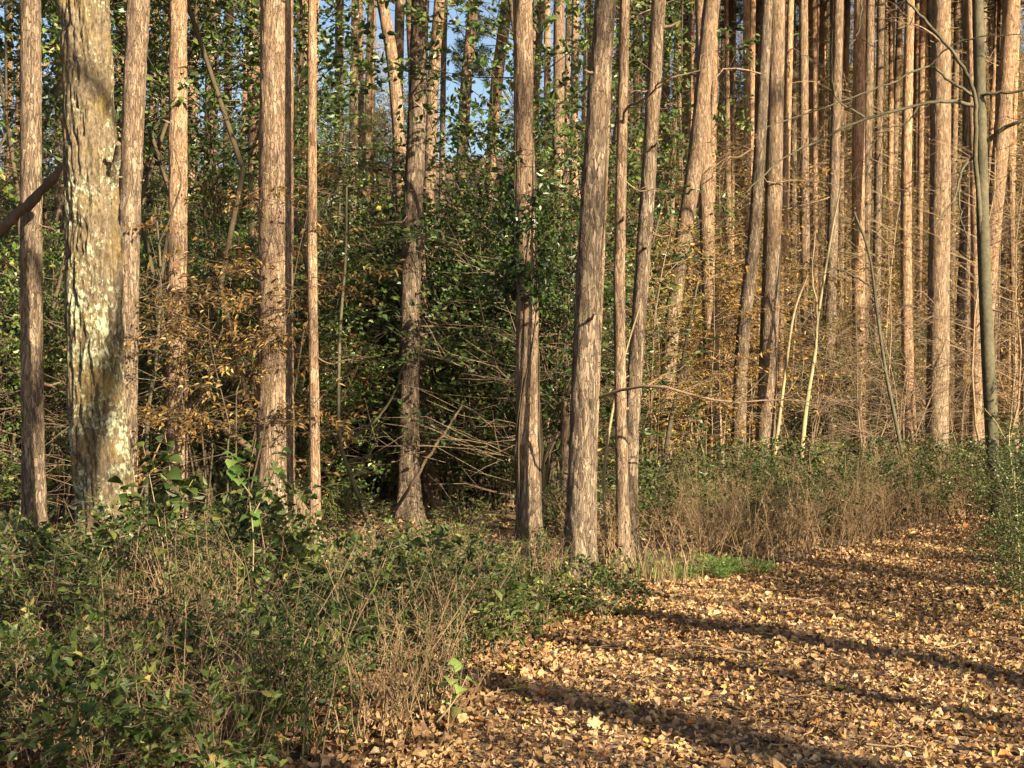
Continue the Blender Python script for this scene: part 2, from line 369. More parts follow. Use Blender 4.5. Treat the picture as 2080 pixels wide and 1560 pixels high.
# fallen leaves -----------------------------------------------------
def litter_mesh(r, x, y, zoff, size, rnd, tilt=0.35):
    """curled, jagged fallen leaves, 12 triangles each, laid on the floor"""
    N = len(x)
    yaw = r.uniform(0, 2 * np.pi, N)
    d = np.stack([np.cos(yaw), np.sin(yaw), r.normal(0, tilt, N)], -1); d = nrm(d)
    up = nrm(np.stack([r.normal(0, tilt, N), r.normal(0, tilt, N), np.ones(N)], -1))
    sd = nrm(np.cross(d, up)); n = np.cross(sd, d)
    L = size; W = size * r.uniform(.5, .85, N)
    curl = r.normal(0.3, 0.5, N); bend = r.normal(0.15, 0.6, N)
    b = np.stack([x, y, gz(x, y) + zoff], -1)
    prof = (.30, .50, .47, .26)
    vs = []
    for k, t in enumerate((0, .2, .42, .66, .86, 1.0)):
        c = b + d * (L * (t - .5))[:, None] + n * (L * bend * ((t - .5) ** 2 * 2 - .2))[:, None]
        if k in (0, 5): vs.append(c); continue
        wl_ = W * prof[k - 1] * r.uniform(.72, 1.25, N); wr_ = W * prof[k - 1] * r.uniform(.72, 1.25, N)
        sh = r.normal(0, .06, N) * L
        vs.append(c)
        vs.append(c + sd * wl_[:, None] + n * (curl * wl_ * r.uniform(.5, 1.4, N))[:, None] + d * sh[:, None])
        vs.append(c - sd * wr_[:, None] + n * (curl * wr_ * r.uniform(.5, 1.4, N))[:, None] - d * sh[:, None])
    V = np.stack(vs, 1)
    lift = np.maximum(0, gz(x, y) + 0.002 - V[:, :, 2].min(1)); V[:, :, 2] += lift[:, None] * 0.75
    i = np.arange(N)[:, None] * 14
    # 0 base | 1 c,2 l,3 r | 4.. | 7.. | 10 c,11 l,12 r | 13 tip
    qs, ts = [], []
    for k in (1, 4, 7): qs += [[k, k + 1, k + 4, k + 3], [k, k + 3, k + 5, k + 2]]
    ts = [[0, 2, 1], [0, 1, 3], [10, 11, 13], [10, 13, 12]]
    q = np.concatenate([i + np.array([f]) for f in qs], 1).reshape(-1, 4); t = np.concatenate([i + np.array([f]) for f in ts], 1).reshape(-1, 3)
    mb = MB(); mb.add(V.reshape(-1, 3), q=q, r=np.repeat(rnd, 6)); mb.t.append(t); mb.tr.append(np.repeat(rnd, 4))
    return mb

def inside_path(x, y, grow=0.0):
    lx = np.interp(y, LEs[:, 1], LEs[:, 0]); rx = np.interp(y, REs[:, 1], REs[:, 0])
    return (x > lx - grow) & (x < rx + grow) & (y > -6) & (y < 20)

r = rng(11)
def path_points(r, n, y0, y1, p=1.0):
    y = y0 + (y1 - y0) * r.uniform(0, 1, n) ** p
    lx = np.interp(y, LEs[:, 1], LEs[:, 0]); rx = np.interp(y, REs[:, 1], REs[:, 0])
    x = lx - .25 + (rx - lx + .5) * r.uniform(0, 1, n)
    return x, y
x1, y1 = path_points(r, 66000, 3.6, 17.5, 1.2)
N = len(x1)
rn = r.beta(1.6, 1.5, N) * 0.93
rn = np.clip(rn + .16 * vnoise(x1 * 1.4, y1 * 1.4) + .1 * vnoise(x1 * 5, y1 * 5), 0, .93); odd = r.uniform(0, 1, N); rn = np.where(odd > .965, r.uniform(.93, 1.0, N), rn)
mb = litter_mesh(r, x1, y1, r.uniform(0.0, 0.035, N), (.016 + .044 * r.beta(1.3, 2.0, N)) * r.uniform(.8, 1.25, N), rn, .42)
o = link('leaf_litter', mb.mesh('leaf_litter', M['litter']), path); o['kind'] = 'stuff'
# sparser litter on the forest floor to both sides
xs, ys = r.uniform(-9, 8, 36000), 3.5 + 19 * r.uniform(0, 1, 36000) ** 1.3
k = (np.abs(xs) < 1.5 + ys * .5) & ~inside_path(xs, ys, -.1)
xs, ys = np.concatenate([xs[k], r.uniform(-3.4, .6, 13000)]), np.concatenate([ys[k], r.uniform(4.4, 9.5, 13000)])
k = ~inside_path(xs, ys, -.1); xs, ys = xs[k], ys[k]; N = len(xs)
rn = r.beta(1.4, 1.8, N) * .93
mb = litter_mesh(r, xs, ys, r.uniform(0, .03, N), r.uniform(.03, .075, N), rn, .4)
o = link('leaf_litter', mb.mesh('floor_litter', M['litter']), g); o['kind'] = 'stuff'

# the large leaves lying on top, each an object
def lobed_leaf(seed):
    r = rng(seed); n = 13
    th = np.linspace(-np.pi * .93, np.pi * .93, n)
    lob = 1 + .26 * np.cos(th * (5 if seed % 2 else 6) + r.uniform(0, 1)) + r.normal(0, .07, n)
    rad = .5 * lob * (0.75 + .25 * np.cos(th))
    X, Y = rad * np.cos(th), rad * np.sin(th) * (.95 if seed % 2 else .62)
    cu = r.uniform(.2, .9); Z = cu * Y ** 2 * 1.2 + r.normal(0, .03, n) + .25 * r.normal() * X ** 2
    V = np.vstack([[-.08, 0, -.01], np.stack([X, Y, Z], -1), [-.55, .03, .02], [-.56, -.0, .02]])
    t = [[0, i, i + 1] for i in range(1, n)] + [[0, n + 1, n + 2]]
    mb = MB(); mb.add(V, t=t, r=r.uniform(.2, .9)); return mb
lm = []
for s in range(12):
    mb = lobed_leaf(s)
    c = [.12, .3, .42, .5, .58, .66, .72, .8, .95, .98, .99, 1.0][s]
    mb.tr = [np.full(len(a), c) for a in mb.tr]
    lm.append(mb.mesh('fallen_leaf', M['litter']))
wts = np.array([1.2, 1.5, 2, 2, 2, 2, 1.6, 1.6, 1.0, .35, .3, .3]); wts /= wts.sum()
x2, y2 = path_points(r, 298, 5.3, 11.5, 1.3)
for x, y in zip(x2, y2):
    link('fallen_leaf', lm[r.choice(12, p=wts)], path, (x, y, float(gz(x, y)) + .035 + r.uniform(0, .02)), (r.normal(0, .35), r.normal(0, .35), r.uniform(0, 6.28)), r.uniform(.042, .082))

# twigs dropped on the path
for k in range(46):
    x, y = path_points(r, 1, 5.2, 13, 1.1); x, y = float(x[0]), float(y[0])
    if k < 6:
        mb = MB(); L_ = r.uniform(.15, .4); P = np.column_stack([np.linspace(0, L_, 6), r.normal(0, .008, 6), r.normal(0, .004, 6)]); tube(mb, P, np.linspace(.005, .002, 6), 5)
        tube(mb, np.array([P[2], P[2] + [.05, .05, .01], P[2] + [.09, .11, .0]]), [.003, .002, .001], 4)
        TW = (TW if k else []) + [mb.mesh('fallen_twig', M['twig'], True)]
    link('fallen_twig', TW[k % 6 if k < 6 else int(r.integers(6))], path, (x, y, float(gz(x, y)) + .045), (r.normal(0, .08), r.normal(0, .08), r.uniform(0, 6.28)), r.uniform(.7, 1.3))

# ------------------------------------------------------------------ tree trunks
def trunk_mesh(name, P, R, segs, ring, material, zvis, relief=0.006, seed=0, kind='pine', flare=0.35):
    """P: centre line from the base up (local, base at 0), R: radii; fine rings up to zvis, coarse above"""
    P = np.asarray(P, float); z = P[:, 2]
    zt = z[-1]; zv = min(zvis, zt)
    zs = np.arange(-0.25, zv, ring)
    if zt > zv + .5: zs = np.concatenate([zs, np.arange(zv, zt, 0.5), [zt]])
    else: zs = np.concatenate([zs, [zt]])
    zc = np.clip(zs, z[0], None)
    cx, cy = np.interp(zc, z, P[:, 0]), np.interp(zc, z, P[:, 1]); rr = np.interp(zc, z, R)
    rr = rr * (1 + flare * np.exp(-np.maximum(zs, 0) / .28))
    th = np.arange(segs) / segs * 2 * np.pi
    ZZ, TT = np.meshgrid(zs, th, indexing='ij'); RR = rr[:, None]
    lo = vnoise(np.cos(TT) * 1.3 + seed * 7.1, np.sin(TT) * 1.3, ZZ * .9)
    if kind == 'oak':
        a1 = vnoise(np.cos(TT) * 7.5 + seed, np.sin(TT) * 7.5, ZZ * 3.3); a2 = vnoise(np.cos(TT) * 15 + 5, np.sin(TT) * 15, ZZ * 9.0)
        fur = np.clip(1 - np.abs(a1 + .35 * a2) * 3.2, 0, 1); hgt = -relief * 1.6 * fur + relief * .5 * a2
        rel = fur * (np.clip(vnoise(ZZ * .9, TT * 1.2, 4.0) * .7 + .55, 0, 1))
    else:
        s = np.maximum(rr.mean() / .14, .3)
        a1 = vnoise(np.cos(TT) * 5 * s + seed * 3.3, np.sin(TT) * 5 * s, ZZ * 6.0); a2 = vnoise(np.cos(TT) * 11 * s, np.sin(TT) * 11 * s + seed, ZZ * 15)
        hgt = relief * (.6 * a1 + .6 * a2); rel = np.zeros_like(hgt)
    root = 1 + 0.17 * np.exp(-np.maximum(ZZ, 0) / .3) * np.cos(TT * 5 + seed)
    rad = RR * (1 + .035 * lo) * root + hgt * np.minimum(1, RR / .06)
    V = np.stack([cx[:, None] + rad * np.cos(TT), cy[:, None] + rad * np.sin(TT), ZZ], -1)
    n = len(zs); i = np.arange(n - 1)[:, None] * segs; j = np.arange(segs)[None]; j2 = (j + 1) % segs
    mb = MB(); mb.add(V.reshape(-1, 3), q=np.stack([i + j, i + j2, i + segs + j2, i + segs + j], -1).reshape(-1, 4), pa=rel)
    mb.add(np.vstack([V[-1], [[cx[-1], cy[-1], zs[-1] + .01]]]), t=np.stack([np.arange(segs), (np.arange(segs) + 1) % segs, np.full(segs, segs)], -1))
    return mb.mesh(name, material, True)

def dead_branch_mesh(seed, L):
    r = rng(900 + seed); mb = MB()
    n = 7; P = np.zeros((n, 3)); P[:, 0] = np.linspace(0, L, n); P[:, 2] = np.cumsum(r.normal(.0, .05, n)) * L - np.linspace(0, .12, n) * L; P[:, 1] = np.cumsum(r.normal(0, .05, n)) * L
    P[0] = 0
    tube(mb, resample(P, 10), np.linspace(.011, .003, 10) * (L / .8) ** .5, 5)
    for k in range(int(3 + L * 5)):
        t = r.uniform(.2, .95); b = P[0] + (np.array([np.interp(t * (n - 1), np.arange(n), P[:, c]) for c in range(3)]))
        l = L * r.uniform(.15, .42); a = r.choice([-1, 1]) * r.uniform(.5, 1.1); e = r.normal(-.05, .45)
        q = b + np.array([np.cos(a), np.sin(a), e]) * l * np.linspace(0, 1, 4)[:, None]; q[2:, 2] += r.normal(0, .05) * l; q[1:, 1] += r.normal(0, .04, 3)
        tube(mb, q, np.linspace(.0045, .0015, 4), 3)
    return mb.mesh('dead_branch', M['dead'], True)
DEAD = [dead_branch_mesh(s, L) for s, L in enumerate((.25, .45, .7, .9, 1.2, 1.5, 1.8))]

def stub_mesh(seed):
    r = rng(950 + seed); mb = MB(); L = (.05, .09, .15)[seed]
    tube(mb, np.array([[-.03, 0, 0], [L * .5, 0, r.normal(0, .01)], [L, r.normal(0, .01), r.normal(.01, .015)]]), [.017, .012, .007], 6)
    return mb.mesh('branch_stub', M['dead'], True)
STUB = [stub_mesh(k) for k in range(3)]

def needle_clump(mb, r, c, ax, n, L):
    d = nrm(r.normal(0, 1, (n, 3)) + ax * .8); up = nrm(r.normal(0, 1, (n, 3)))
    add_leaves(mb, np.broadcast_to(c, (n, 3)) + r.normal(0, .03, (n, 3)), d, up, L * r.uniform(.7, 1.2, n), .012, r.uniform(0, 1, n), .1, .1)

def pine_crown_mesh(seed, h=6.0, spread=2.2, nb=34):
    r = rng(500 + seed); mb = MB(); bm_ = MB()
    for k in range(nb):
        z = h * (k + r.uniform(0, 1)) / nb; l = spread * (1 - .75 * z / h) * r.uniform(.6, 1.15) + .25
        a = r.uniform(0, 6.28); e = r.uniform(-.15, .5)
        P = np.array([[0, 0, z]]) + np.linspace(0, 1, 6)[:, None] * np.array([[np.cos(a) * l, np.sin(a) * l, e * l * .6]]) + np.vstack([np.zeros((1, 3)), r.normal(0, .05, (5, 3))])
        tube(bm_, P, np.linspace(.03, .008, 6), 4)
        for q in range(9):
            t = r.uniform(.4, 1.02); c = P[0] * (1 - t) + P[-1] * t + r.normal(0, .16, 3)
            needle_clump(mb, r, c, nrm((P[-1] - P[0])[None])[0] + np.array([0, 0, .4]), 26, .17)
    tube(bm_, np.array([[0, 0, -.3], [0, 0, h * .5], [0, 0, h]]), [.07, .045, .015], 6)
    return bm_.mesh('crown_branches', M['dead'], True), mb.mesh('crown', M['needle'])
CROWNS = [pine_crown_mesh(s) for s in range(4)]

def pine_bough_mesh(seed, L):
    r = rng(700 + seed); mb = MB(); bm_ = MB()
    P = np.linspace(0, 1, 7)[:, None] * np.array([[L, 0, L * .06]]) + np.vstack([np.zeros((1, 3)), r.normal(0, .04, (6, 3))])
    tube(bm_, P, np.linspace(.014, .005, 7), 5)
    for q in range(int(14 * L)):
        t = r.uniform(.35, 1.05); s = r.normal(0, .2 * L, 3) * np.array([.5, 1, .5]); c = P[0] * (1 - t) + P[-1] * t + s
        tube(bm_, np.array([P[0] * (1 - t + .15) + P[-1] * (t - .15), c]), [.005, .003], 3)
        needle_clump(mb, r, c, np.array([.8, 0, .3]), 60, .16)
    return bm_.mesh('bough_stem', M['dead'], True), mb.mesh('needles', M['needle'])

def pine(pts, w0, w1, d, label, group=None, H=None, segs=20, ring=.12, relief=.006, seed=0, ndead=3, crown=True, name='pine_tree', material='pine', kind='pine', deadz=(1.2, 8), lean_y=0.0, cat='pine tree', crown_scale=1.15, flare=.5):
    """pts: pixels from the top of the visible stem to its foot; w0, w1: widths in pixels at the first and last of them; d: metres away"""
    r = rng(3000 + seed)
    W = np.array([at(px, py, d) for px, py in pts])[::-1]
    bx, by = W[0, 0], d
    g0 = float(gz(bx, by))
    if W[0, 2] < g0 + .4:                                # on the rise the floor cuts the stem higher up
        tpt = W[-1] + (W[-1] - W[0]) * (1.0 if W[-1, 2] < g0 + 3 else 0.0); f_ = (g0 - W[0, 2]) / max(tpt[2] - W[0, 2], .1)
        if f_ > 0.02: W = np.vstack([[W[0] + (tpt - W[0]) * f_], W[W[:, 2] > g0 + .8], [tpt + (0, 0, .5)]]); bx = W[0, 0]
    if W[0, 2] > 0.05 and len(W) > 1:                    # the foot is hidden: carry the stem down to the floor
        dz = W[0, 2] - float(gz(bx, by)); s = (W[0] - W[1]); s = s / max(abs(s[2]), .1)
        W = np.vstack([[bx + s[0] * dz * .4, by, gz(bx, by)], W])
    base = np.array([W[0, 0], by, float(gz(W[0, 0], by))]); 
    W[0, 2] = base[2]
    P = W - base; P[:, 1] = lean_y * P[:, 2]
    if H is None: H = r.uniform(18, 21.5)
    Ps = resample(P, 40) if len(P) > 2 else resample(P, 12)
    Ps = Ps[np.concatenate([[True], np.diff(np.maximum.accumulate(Ps[:, 2])) > 1e-4])]
    zt = Ps[-1, 2]; rr = np.interp(Ps[:, 2], [0, zt], [w1 / 2 / F * d, w0 / 2 / F * d])
    if H > zt + 1:
        k = max(2, len(Ps) // 3); sl = (Ps[-1, :2] - Ps[-k, :2]) / max(Ps[-1, 2] - Ps[-k, 2], .2)
        zz = np.linspace(zt, H, 14)[1:]; f = (zz - zt)
        ex = Ps[-1, :2] + sl * np.minimum(f, 4 + .4 * f)[:, None]
        Ps = np.vstack([Ps, np.column_stack([ex, zz])]); rr = np.concatenate([rr, rr[-1] * (1 - .8 * ((zz - zt) / (H - zt)) ** 1.2)])
    o = thing(name, label, cat, base, 0, 1, group)
    link('trunk', trunk_mesh('trunk', Ps, rr, segs, ring, M[material], min(zt + 1.0, H), relief, seed, kind, flare), o)
    def on(z): return np.array([np.interp(z, Ps[:, 2], Ps[:, 0]), np.interp(z, Ps[:, 2], Ps[:, 1]), z]), float(np.interp(z, Ps[:, 2], rr))
    for q_ in range(ndead + (6 if segs >= 32 else 2) if kind != 'oak' else 0):
        z = r.uniform(min(max(deadz[0], .5), H * .4), max(min(deadz[1], H - 1), H * .5)); c, rad = on(z); a = r.uniform(0, 6.28)
        m = DEAD[int(r.choice(7, p=[.22, .22, .2, .14, .1, .07, .05]))] if q_ < ndead else STUB[int(r.integers(3))]
        link('dead_branch', m, o, c + np.array([np.cos(a), np.sin(a), 0]) * rad * .85, (r.normal(0, .2), r.normal(.12, .2), a), r.uniform(.8, 1.2))
    if crown and H > 12:
        b, c = CROWNS[seed % 4]; s = r.uniform(.75, 1.1) * crown_scale
        p, _ = on(H - 5.5 * s); a = r.uniform(0, 6.28)
        cr = link('crown', c, o, p, (0, 0, a), s); link('crown_branches', b, cr)
    o['d'] = float(d); del o['d']
    return o, on, base

near = dict(segs=44, ring=.045, relief=.008)
# nearer pines, from what the photograph shows of each (top ... foot)
pine([(62, 0), (63, 300), (64, 600), (67, 900), (72, 1140)], 40, 46, 12.4, 'slim pine with pinkish flaking bark beside the lichen-covered trunk', seed=1, ndead=5, **near)
pine([(282, 0), (270, 250), (262, 500), (258, 800), (255, 1120)], 46, 40, 13.0, 'slim grey-pink pine standing close behind the lichen-covered trunk', seed=2, ndead=4, **near)
pine([(362, 0), (362, 300), (360, 600), (361, 900), (364, 1100)], 34, 46, 14.0, 'shaded brown pine behind the hanging sprays of brown leaves', seed=3, ndead=6, **near)
pine([(562, 0), (561, 300), (560, 700), (558, 1120)], 66, 76, 13.0, 'thickest straight pine with evenly lit grey-brown bark', seed=4, ndead=4, segs=64, ring=.035, relief=.009)
pine([(634, 100), (634, 500), (638, 800), (641, 1145)], 18, 22, 12.6, 'pole-thin young pine next to the thickest straight pine', seed=5, ndead=6, H=9, crown=False, segs=24, ring=.06, relief=.004)
pine([(852, 60), (847, 250), (836, 480), (831, 800), (830, 1060)], 36, 44, 16.0, 'reddish brown pine with a long dark crack up its side', seed=6, ndead=7, **near)
pine([(842, 250), (855, 600), (868, 850), (878, 1040)], 20, 32, 17.2, 'leaning grey pine crossing behind the reddish brown cracked pine', seed=7, ndead=4, segs=32, ring=.06)
pine([(776, 0), (800, 150), (815, 380), (822, 700), (826, 980)], 24, 30, 20.0, 'bent reddish pine slanting behind the cracked pine', seed=8, ndead=3, segs=28, ring=.08)
vine_tree = pine([(1062, 0), (1064, 250), (1067, 450), (1071, 620), (1070, 800), (1074, 1000), (1078, 1140)], 38, 48, 12.6, 'pine with a dark leafy vine wrapped round its middle', seed=9, ndead=5, **near)
pine([(1230, 0), (1206, 350), (1192, 650), (1184, 900), (1178, 1175)], 42, 58, 11.5, 'leaning pine with patchy shadows standing at the edge of the leafy path', seed=10, ndead=4, segs=60, ring=.035, relief=.009)
pine([(1217, 700), (1209, 900), (1203, 1165)], 9, 14, 11.8, 'thin leaning stem pressed against the leaning pine by the path', seed=11, ndead=3, H=5.5, crown=False, segs=16, ring=.08)
pine([(1269, 0), (1262, 350), (1258, 600), (1262, 900), (1268, 1155)], 20, 26, 12.0, 'slender orange-tinted pine sharing a foot with a leaning trunk', seed=12, ndead=5, segs=32, ring=.05)
pine([(1338, 0), (1318, 350), (1297, 650), (1282, 900), (1277, 1140)], 28, 32, 12.3, 'trunk leaning away from the slender orange-tinted pine', seed=13, ndead=6, segs=36, ring=.05)
pine([(1446, 0), (1412, 330), (1376, 560), (1354, 800), (1346, 1010)], 34, 30, 19.0, 'strongly leaning pale pink pine among golden leaves', seed=14, ndead=6, segs=36, ring=.07)
pine([(1425, 0), (1432, 330), (1441, 600), (1447, 800), (1455, 985)], 26, 34, 20.5, 'straight pine with short shadow flecks behind golden leaves', seed=15, ndead=6, segs=32, ring=.07)
pine([(1556, 60), (1534, 450), (1508, 700), (1498, 990)], 22, 30, 20.0, 'brown pine bending beside the broad pale trunk', seed=16, ndead=5, segs=32, ring=.07)
pine([(1579, 0), (1571, 400), (1562, 700), (1550, 1000)], 32, 40, 20.4, 'broad pale-lit pine with a thin sapling leaning on its foot', seed=17, ndead=4, segs=44, ring=.06)
pine([(1598, 300), (1590, 600), (1584, 930)], 15, 18, 26.0, 'thin pine half hidden behind the broad pale-lit pine', seed=18, ndead=4)
pine([(1632, 0), (1634, 400), (1640, 700), (1652, 945)], 18, 22, 27.0, 'slim orange pine behind a bowed pale sapling', seed=19, ndead=5)
pine([(1704, 0), (1692, 450), (1686, 700), (1688, 950)], 20, 24, 26.0, 'slim shaded grey pine behind the bowed pale sapling', seed=20, ndead=6)
pine([(1747, 0), (1743, 400), (1745, 700), (1749, 945)], 24, 28, 26.5, 'straight pine crossed by the curving dark sapling branch', seed=21, ndead=6)
pine([(1848, 0), (1841, 350), (1842, 650), (1853, 975)], 19, 25, 23.2, 'bright orange slim pine lit from foot to top', seed=22, ndead=4, segs=28, ring=.07)
pine([(1912, 0), (1910, 350), (1906, 650), (1902, 985)], 38, 46, 22.0, 'stout grey-pink pine where the path bends', seed=23, ndead=5, segs=44, ring=.06)
pine([(1966, 0), (1960, 400), (1950, 650), (1944, 960)], 14, 18, 25.0, 'very slim pale pine next to the stout grey-pink pine', seed=24, ndead=4)
pine([(1978, 300), (1984, 600), (1980, 980)], 18, 27, 23.0, 'pink pine partly hidden by the smooth dark sapling', seed=25, ndead=3)
pine([(2056, 0), (2030, 330), (2006, 600), (1990, 900)], 32, 32, 24.0, 'orange pine leaning behind the smooth dark sapling', seed=26, ndead=4, segs=28, ring=.08)
pine([(2090, 300), (2086, 600), (2082, 900)], 16, 20, 24.0, 'shaded pine behind the dark leafy bush beside the path', seed=27, ndead=2)
pine([(1150, 815), (1150, 1020)], 22, 28, 15.0, 'short dark broken stub behind the leaning pine by the path', name='broken_stump', seed=28, ndead=0, H=1.4, crown=False, cat='stump')
MIDS = {}
LANDMARKS = [(*at(px, 780, d)[:2], t) for px, d, t in ((67, 12.4, 'the slim pinkish pine'), (200, 10.8, 'the lichen-covered trunk'), (361, 14.0, 'the shaded brown pine'), (558, 13.0, 'the thickest straight pine'),
    (640, 12.6, 'the pole-thin young pine'), (831, 16.0, 'the reddish cracked pine'), (872, 17.2, 'the leaning grey pine'), (745, 14.2, 'the crooked grey sapling'), (1075, 12.6, 'the vine-wrapped pine'), (1182, 11.5, 'the leaning pine by the path'),
    (1267, 12.0, 'the slender orange-tinted pine'), (1346, 19.0, 'the strongly leaning pale pink pine'), (1455, 20.5, 'the pine with shadow flecks'), (1498, 20.0, 'the bending brown pine'), (1552, 20.4, 'the broad pale-lit pine'),
    (1626, 19.6, 'the bowed pale sapling'), (1840, 19.0, 'the curving dark sapling'), (1853, 23.2, 'the bright orange slim pine'), (1902, 22.0, 'the stout grey-pink pine'), (2020, 16.5, 'the smooth dark sapling'), (1749, 26.5, 'the straight pine behind the saplings'),
    (820, 20.0, 'the bent reddish pine'), (932, 7.4, 'the lime-leaved sprig'), (430, 6.1, 'the broad shiny-leaved plant'), (505, 8.9, 'the sunlit oval-leaved sapling'), (330, 8.6, 'the broad dark-leaved sapling'),
    (150, 8.4, 'the dusky-leaved sapling'), (660, 8.0, 'the short oval-leaved sapling'), (1460, 11.5, 'the fresh green herbs'))]
def near_phrase(x, y):
    return min(LANDMARKS, key=lambda m: (m[0] - x) ** 2 + (m[1] - y) ** 2)[2]

def mid_near(a, d):
    x, y, _ = at(a[0], 780, d); t = near_phrase(x, y); m = next(q for q in LANDMARKS if q[2] == t)
    return ('just beyond ' if math.hypot(m[0] - x, m[1] - y) < 6 else 'well beyond ') + t
# pines further back, in the upper half of the photograph
MID = [((398, 0), (392, 220), 20, 30), ((432, 0), (428, 320), 27, 24), ((468, 0), (462, 230), 17, 34), ((512, 0), (517, 500), 25, 21), ((318, 0), (312, 200), 20, 27),
       ((252, 0), (243, 200), 20, 30), ((22, 0), (18, 160), 13, 36), ((690, 0), (688, 300), 19, 29), ((722, 0), (718, 240), 17, 31), ((752, 60), (748, 260), 15, 34), ((893, 0), (876, 260), 25, 26), ((903, 40), (899, 260), 12, 34),
       ((962, 0), (940, 290), 24, 27), ((1036, 0), (1004, 290), 14, 32), ((1016, 60), (996, 260), 12, 36), ((1101, 0), (1090, 200), 14, 33), ((1136, 0), (1134, 380), 24, 22), ((1155, 0), (1150, 330), 12, 28), ((1169, 0), (1166, 330), 16, 26),
       ((1290, 0), (1294, 290), 14, 33), ((1315, 0), (1322, 240), 12, 37), ((1405, 0), (1402, 300), 13, 34), ((1490, 0), (1486, 300), 13, 38), ((1610, 0), (1612, 350), 13, 36), ((1655, 0), (1656, 300), 14, 34), ((1722, 0), (1716, 300), 12, 38),
       ((1790, 0), (1780, 700), 18, 31), ((1812, 0), (1806, 600), 12, 40), ((1875, 0), (1866, 700), 15, 34), ((1945, 0), (1934, 500), 13, 37), ((2012, 0), (2020, 400), 12, 38), ((2066, 0), (2052, 500), 14, 33),
       ((1480, 500), (1484, 930), 14, 34), ((1530, 560), (1528, 930), 13, 37), ((1385, 560), (1390, 930), 13, 33), ((1320, 600), (1325, 930), 12, 31), ((120, 560), (118, 1000), 22, 18), ((520, 620), (516, 1000), 15, 22)]
for k, (a, b, wpx, d) in enumerate(MID):
    right = a[0] > 1250
    pine([a, b], wpx * .93, wpx * 1.12, float(d), ('slim orange-pink pine in the sunlit stand' if right else 'slim grey-pink pine against gaps of blue sky' if a[1] < 100 else 'thin half-shaded pine among the dense green shrubs') + ', ' + mid_near(a, d),
         'pines further back in the sunlit stand' if right else 'pines further back against the sky' if a[1] < 100 else 'pines among the green shrubs', seed=40 + k, ndead=3, segs=16, ring=.2, deadz=(3, 11), H=(17.5 if right else 21.0))
# and a scattering far off
r = rng(77); cnt = 0
taken = [(p[0][0], p[3]) for p in MID]
while cnt < 156:
    d = r.uniform(33, 86) if cnt < 84 else r.uniform(26, 46); px = r.uniform(-260, 2340) if cnt < 84 else r.uniform(1290, 2300)
    if r.uniform() > (1.0 if px > 1250 else .5): continue
    if 885 < px < 1050 and r.uniform() > .06: continue
    wpx = (r.uniform(.2, .34) if cnt < 84 else r.uniform(.10, .22)) / d * F; right = px > 1250
    b = at(px, 780, d); lean = r.normal(0, 14)
    pine([(px + lean + 10, 0), (px, 700)], wpx * .92, wpx * 1.05, d, 'distant thin pine in the crowded rows at the back' if right else 'distant thin pine on the rise behind the shrubs',
         'distant pines in crowded rows' if right else 'distant pines on the rise', seed=120 + cnt, ndead=2, segs=10, ring=.5, deadz=(3, 13), H=(r.uniform(17, 20) if right else r.uniform(22, 25)))
    cnt += 1

# the lichen-covered broadleaf trunk
OAK_D = 10.8
oak, oak_on, oak_base = pine([(172, 0), (182, 250), (188, 450), (192, 650), (200, 850), (216, 1020), (226, 1190)], 96, 124, OAK_D, 'thick crooked trunk patched with pale lichen and ochre moss', seed=31, ndead=0, crown=False, segs=110, ring=.02, relief=.024,
     name='broadleaf_tree', material='lichen', kind='oak', cat='tree', H=13, flare=.25)

def branch_px(parent, base, name, pts, d, w0, w1, material, k=7, dd=0.0, label=None):
    """a branch whose run is given in pixels at the depth of its tree (dd: metres it comes forward by its end)"""
    n = len(pts); P = np.array([at(px, py, d - dd * i / (n - 1)) for i, (px, py) in enumerate(pts)]) - base
    Pr = resample(P, max(8, n * 5)); mb = MB(); r = rng(int(pts[0][0] * 7 + pts[-1][1]))
    Pr[1:] += r.normal(0, .004, (len(Pr) - 1, 3)) * d / 10
    tube(mb, Pr, np.linspace(w0, w1, len(Pr)) / 2 / F * d, k)
    o = link(name, mb.mesh(name, M[material], True), parent)
    if label: o['label'] = label
    return o, Pr
branch_px(oak, oak_base, 'branch', [(150, 60), (118, -20), (70, -90), (10, -160)], OAK_D, 34, 18, 'lichen', 9, .4)
branch_px(oak, oak_base, 'branch', [(225, 380), (236, 330), (240, 290)], OAK_D, 26, 10, 'lichen', 8, .3)

# leafy vine on the pine in the middle
_, v_on, v_base = vine_tree; r = rng(5)
vine = thing('climbing_vine', 'dark green vine climbing the middle of a pine trunk', 'vine', v_base)
mb, sm = MB(), MB()
for k in range(5):
    a0 = r.uniform(0, 6.28); zz = np.linspace(-.05, r.uniform(3.2, 4.4), 60); P = []
    for z in zz:
        c, rad = v_on(max(z, .01)); a = a0 + z * .9 + .3 * np.sin(z * 3 + k); P.append(c * [1, 1, 0] + [np.cos(a) * (rad + .012), np.sin(a) * (rad + .012), z])
    tube(sm, np.array(P), np.linspace(.009, .004, 60), 5)
pos = []
for k in range(120):
    z = 2.35 + 1.7 * r.beta(1.1, 2.2); c, rad = v_on(z); a = r.uniform(0, 6.28); L_ = rad + r.exponential(.20 if z < 3.3 else .10)
    q = c + np.array([np.cos(a) * L_, np.sin(a) * L_, r.normal(-.05, .08)]); tube(sm, np.array([c, (c + q) / 2 + [0, 0, .03], q]), [.004, .003, .0015], 3, cap=False)
    m = r.integers(8, 20); pos.append(c + (q - c) * r.uniform(.35, 1.1, (m, 1)) + r.normal(0, .05, (m, 3)))
pos = np.concatenate(pos); m = len(pos)
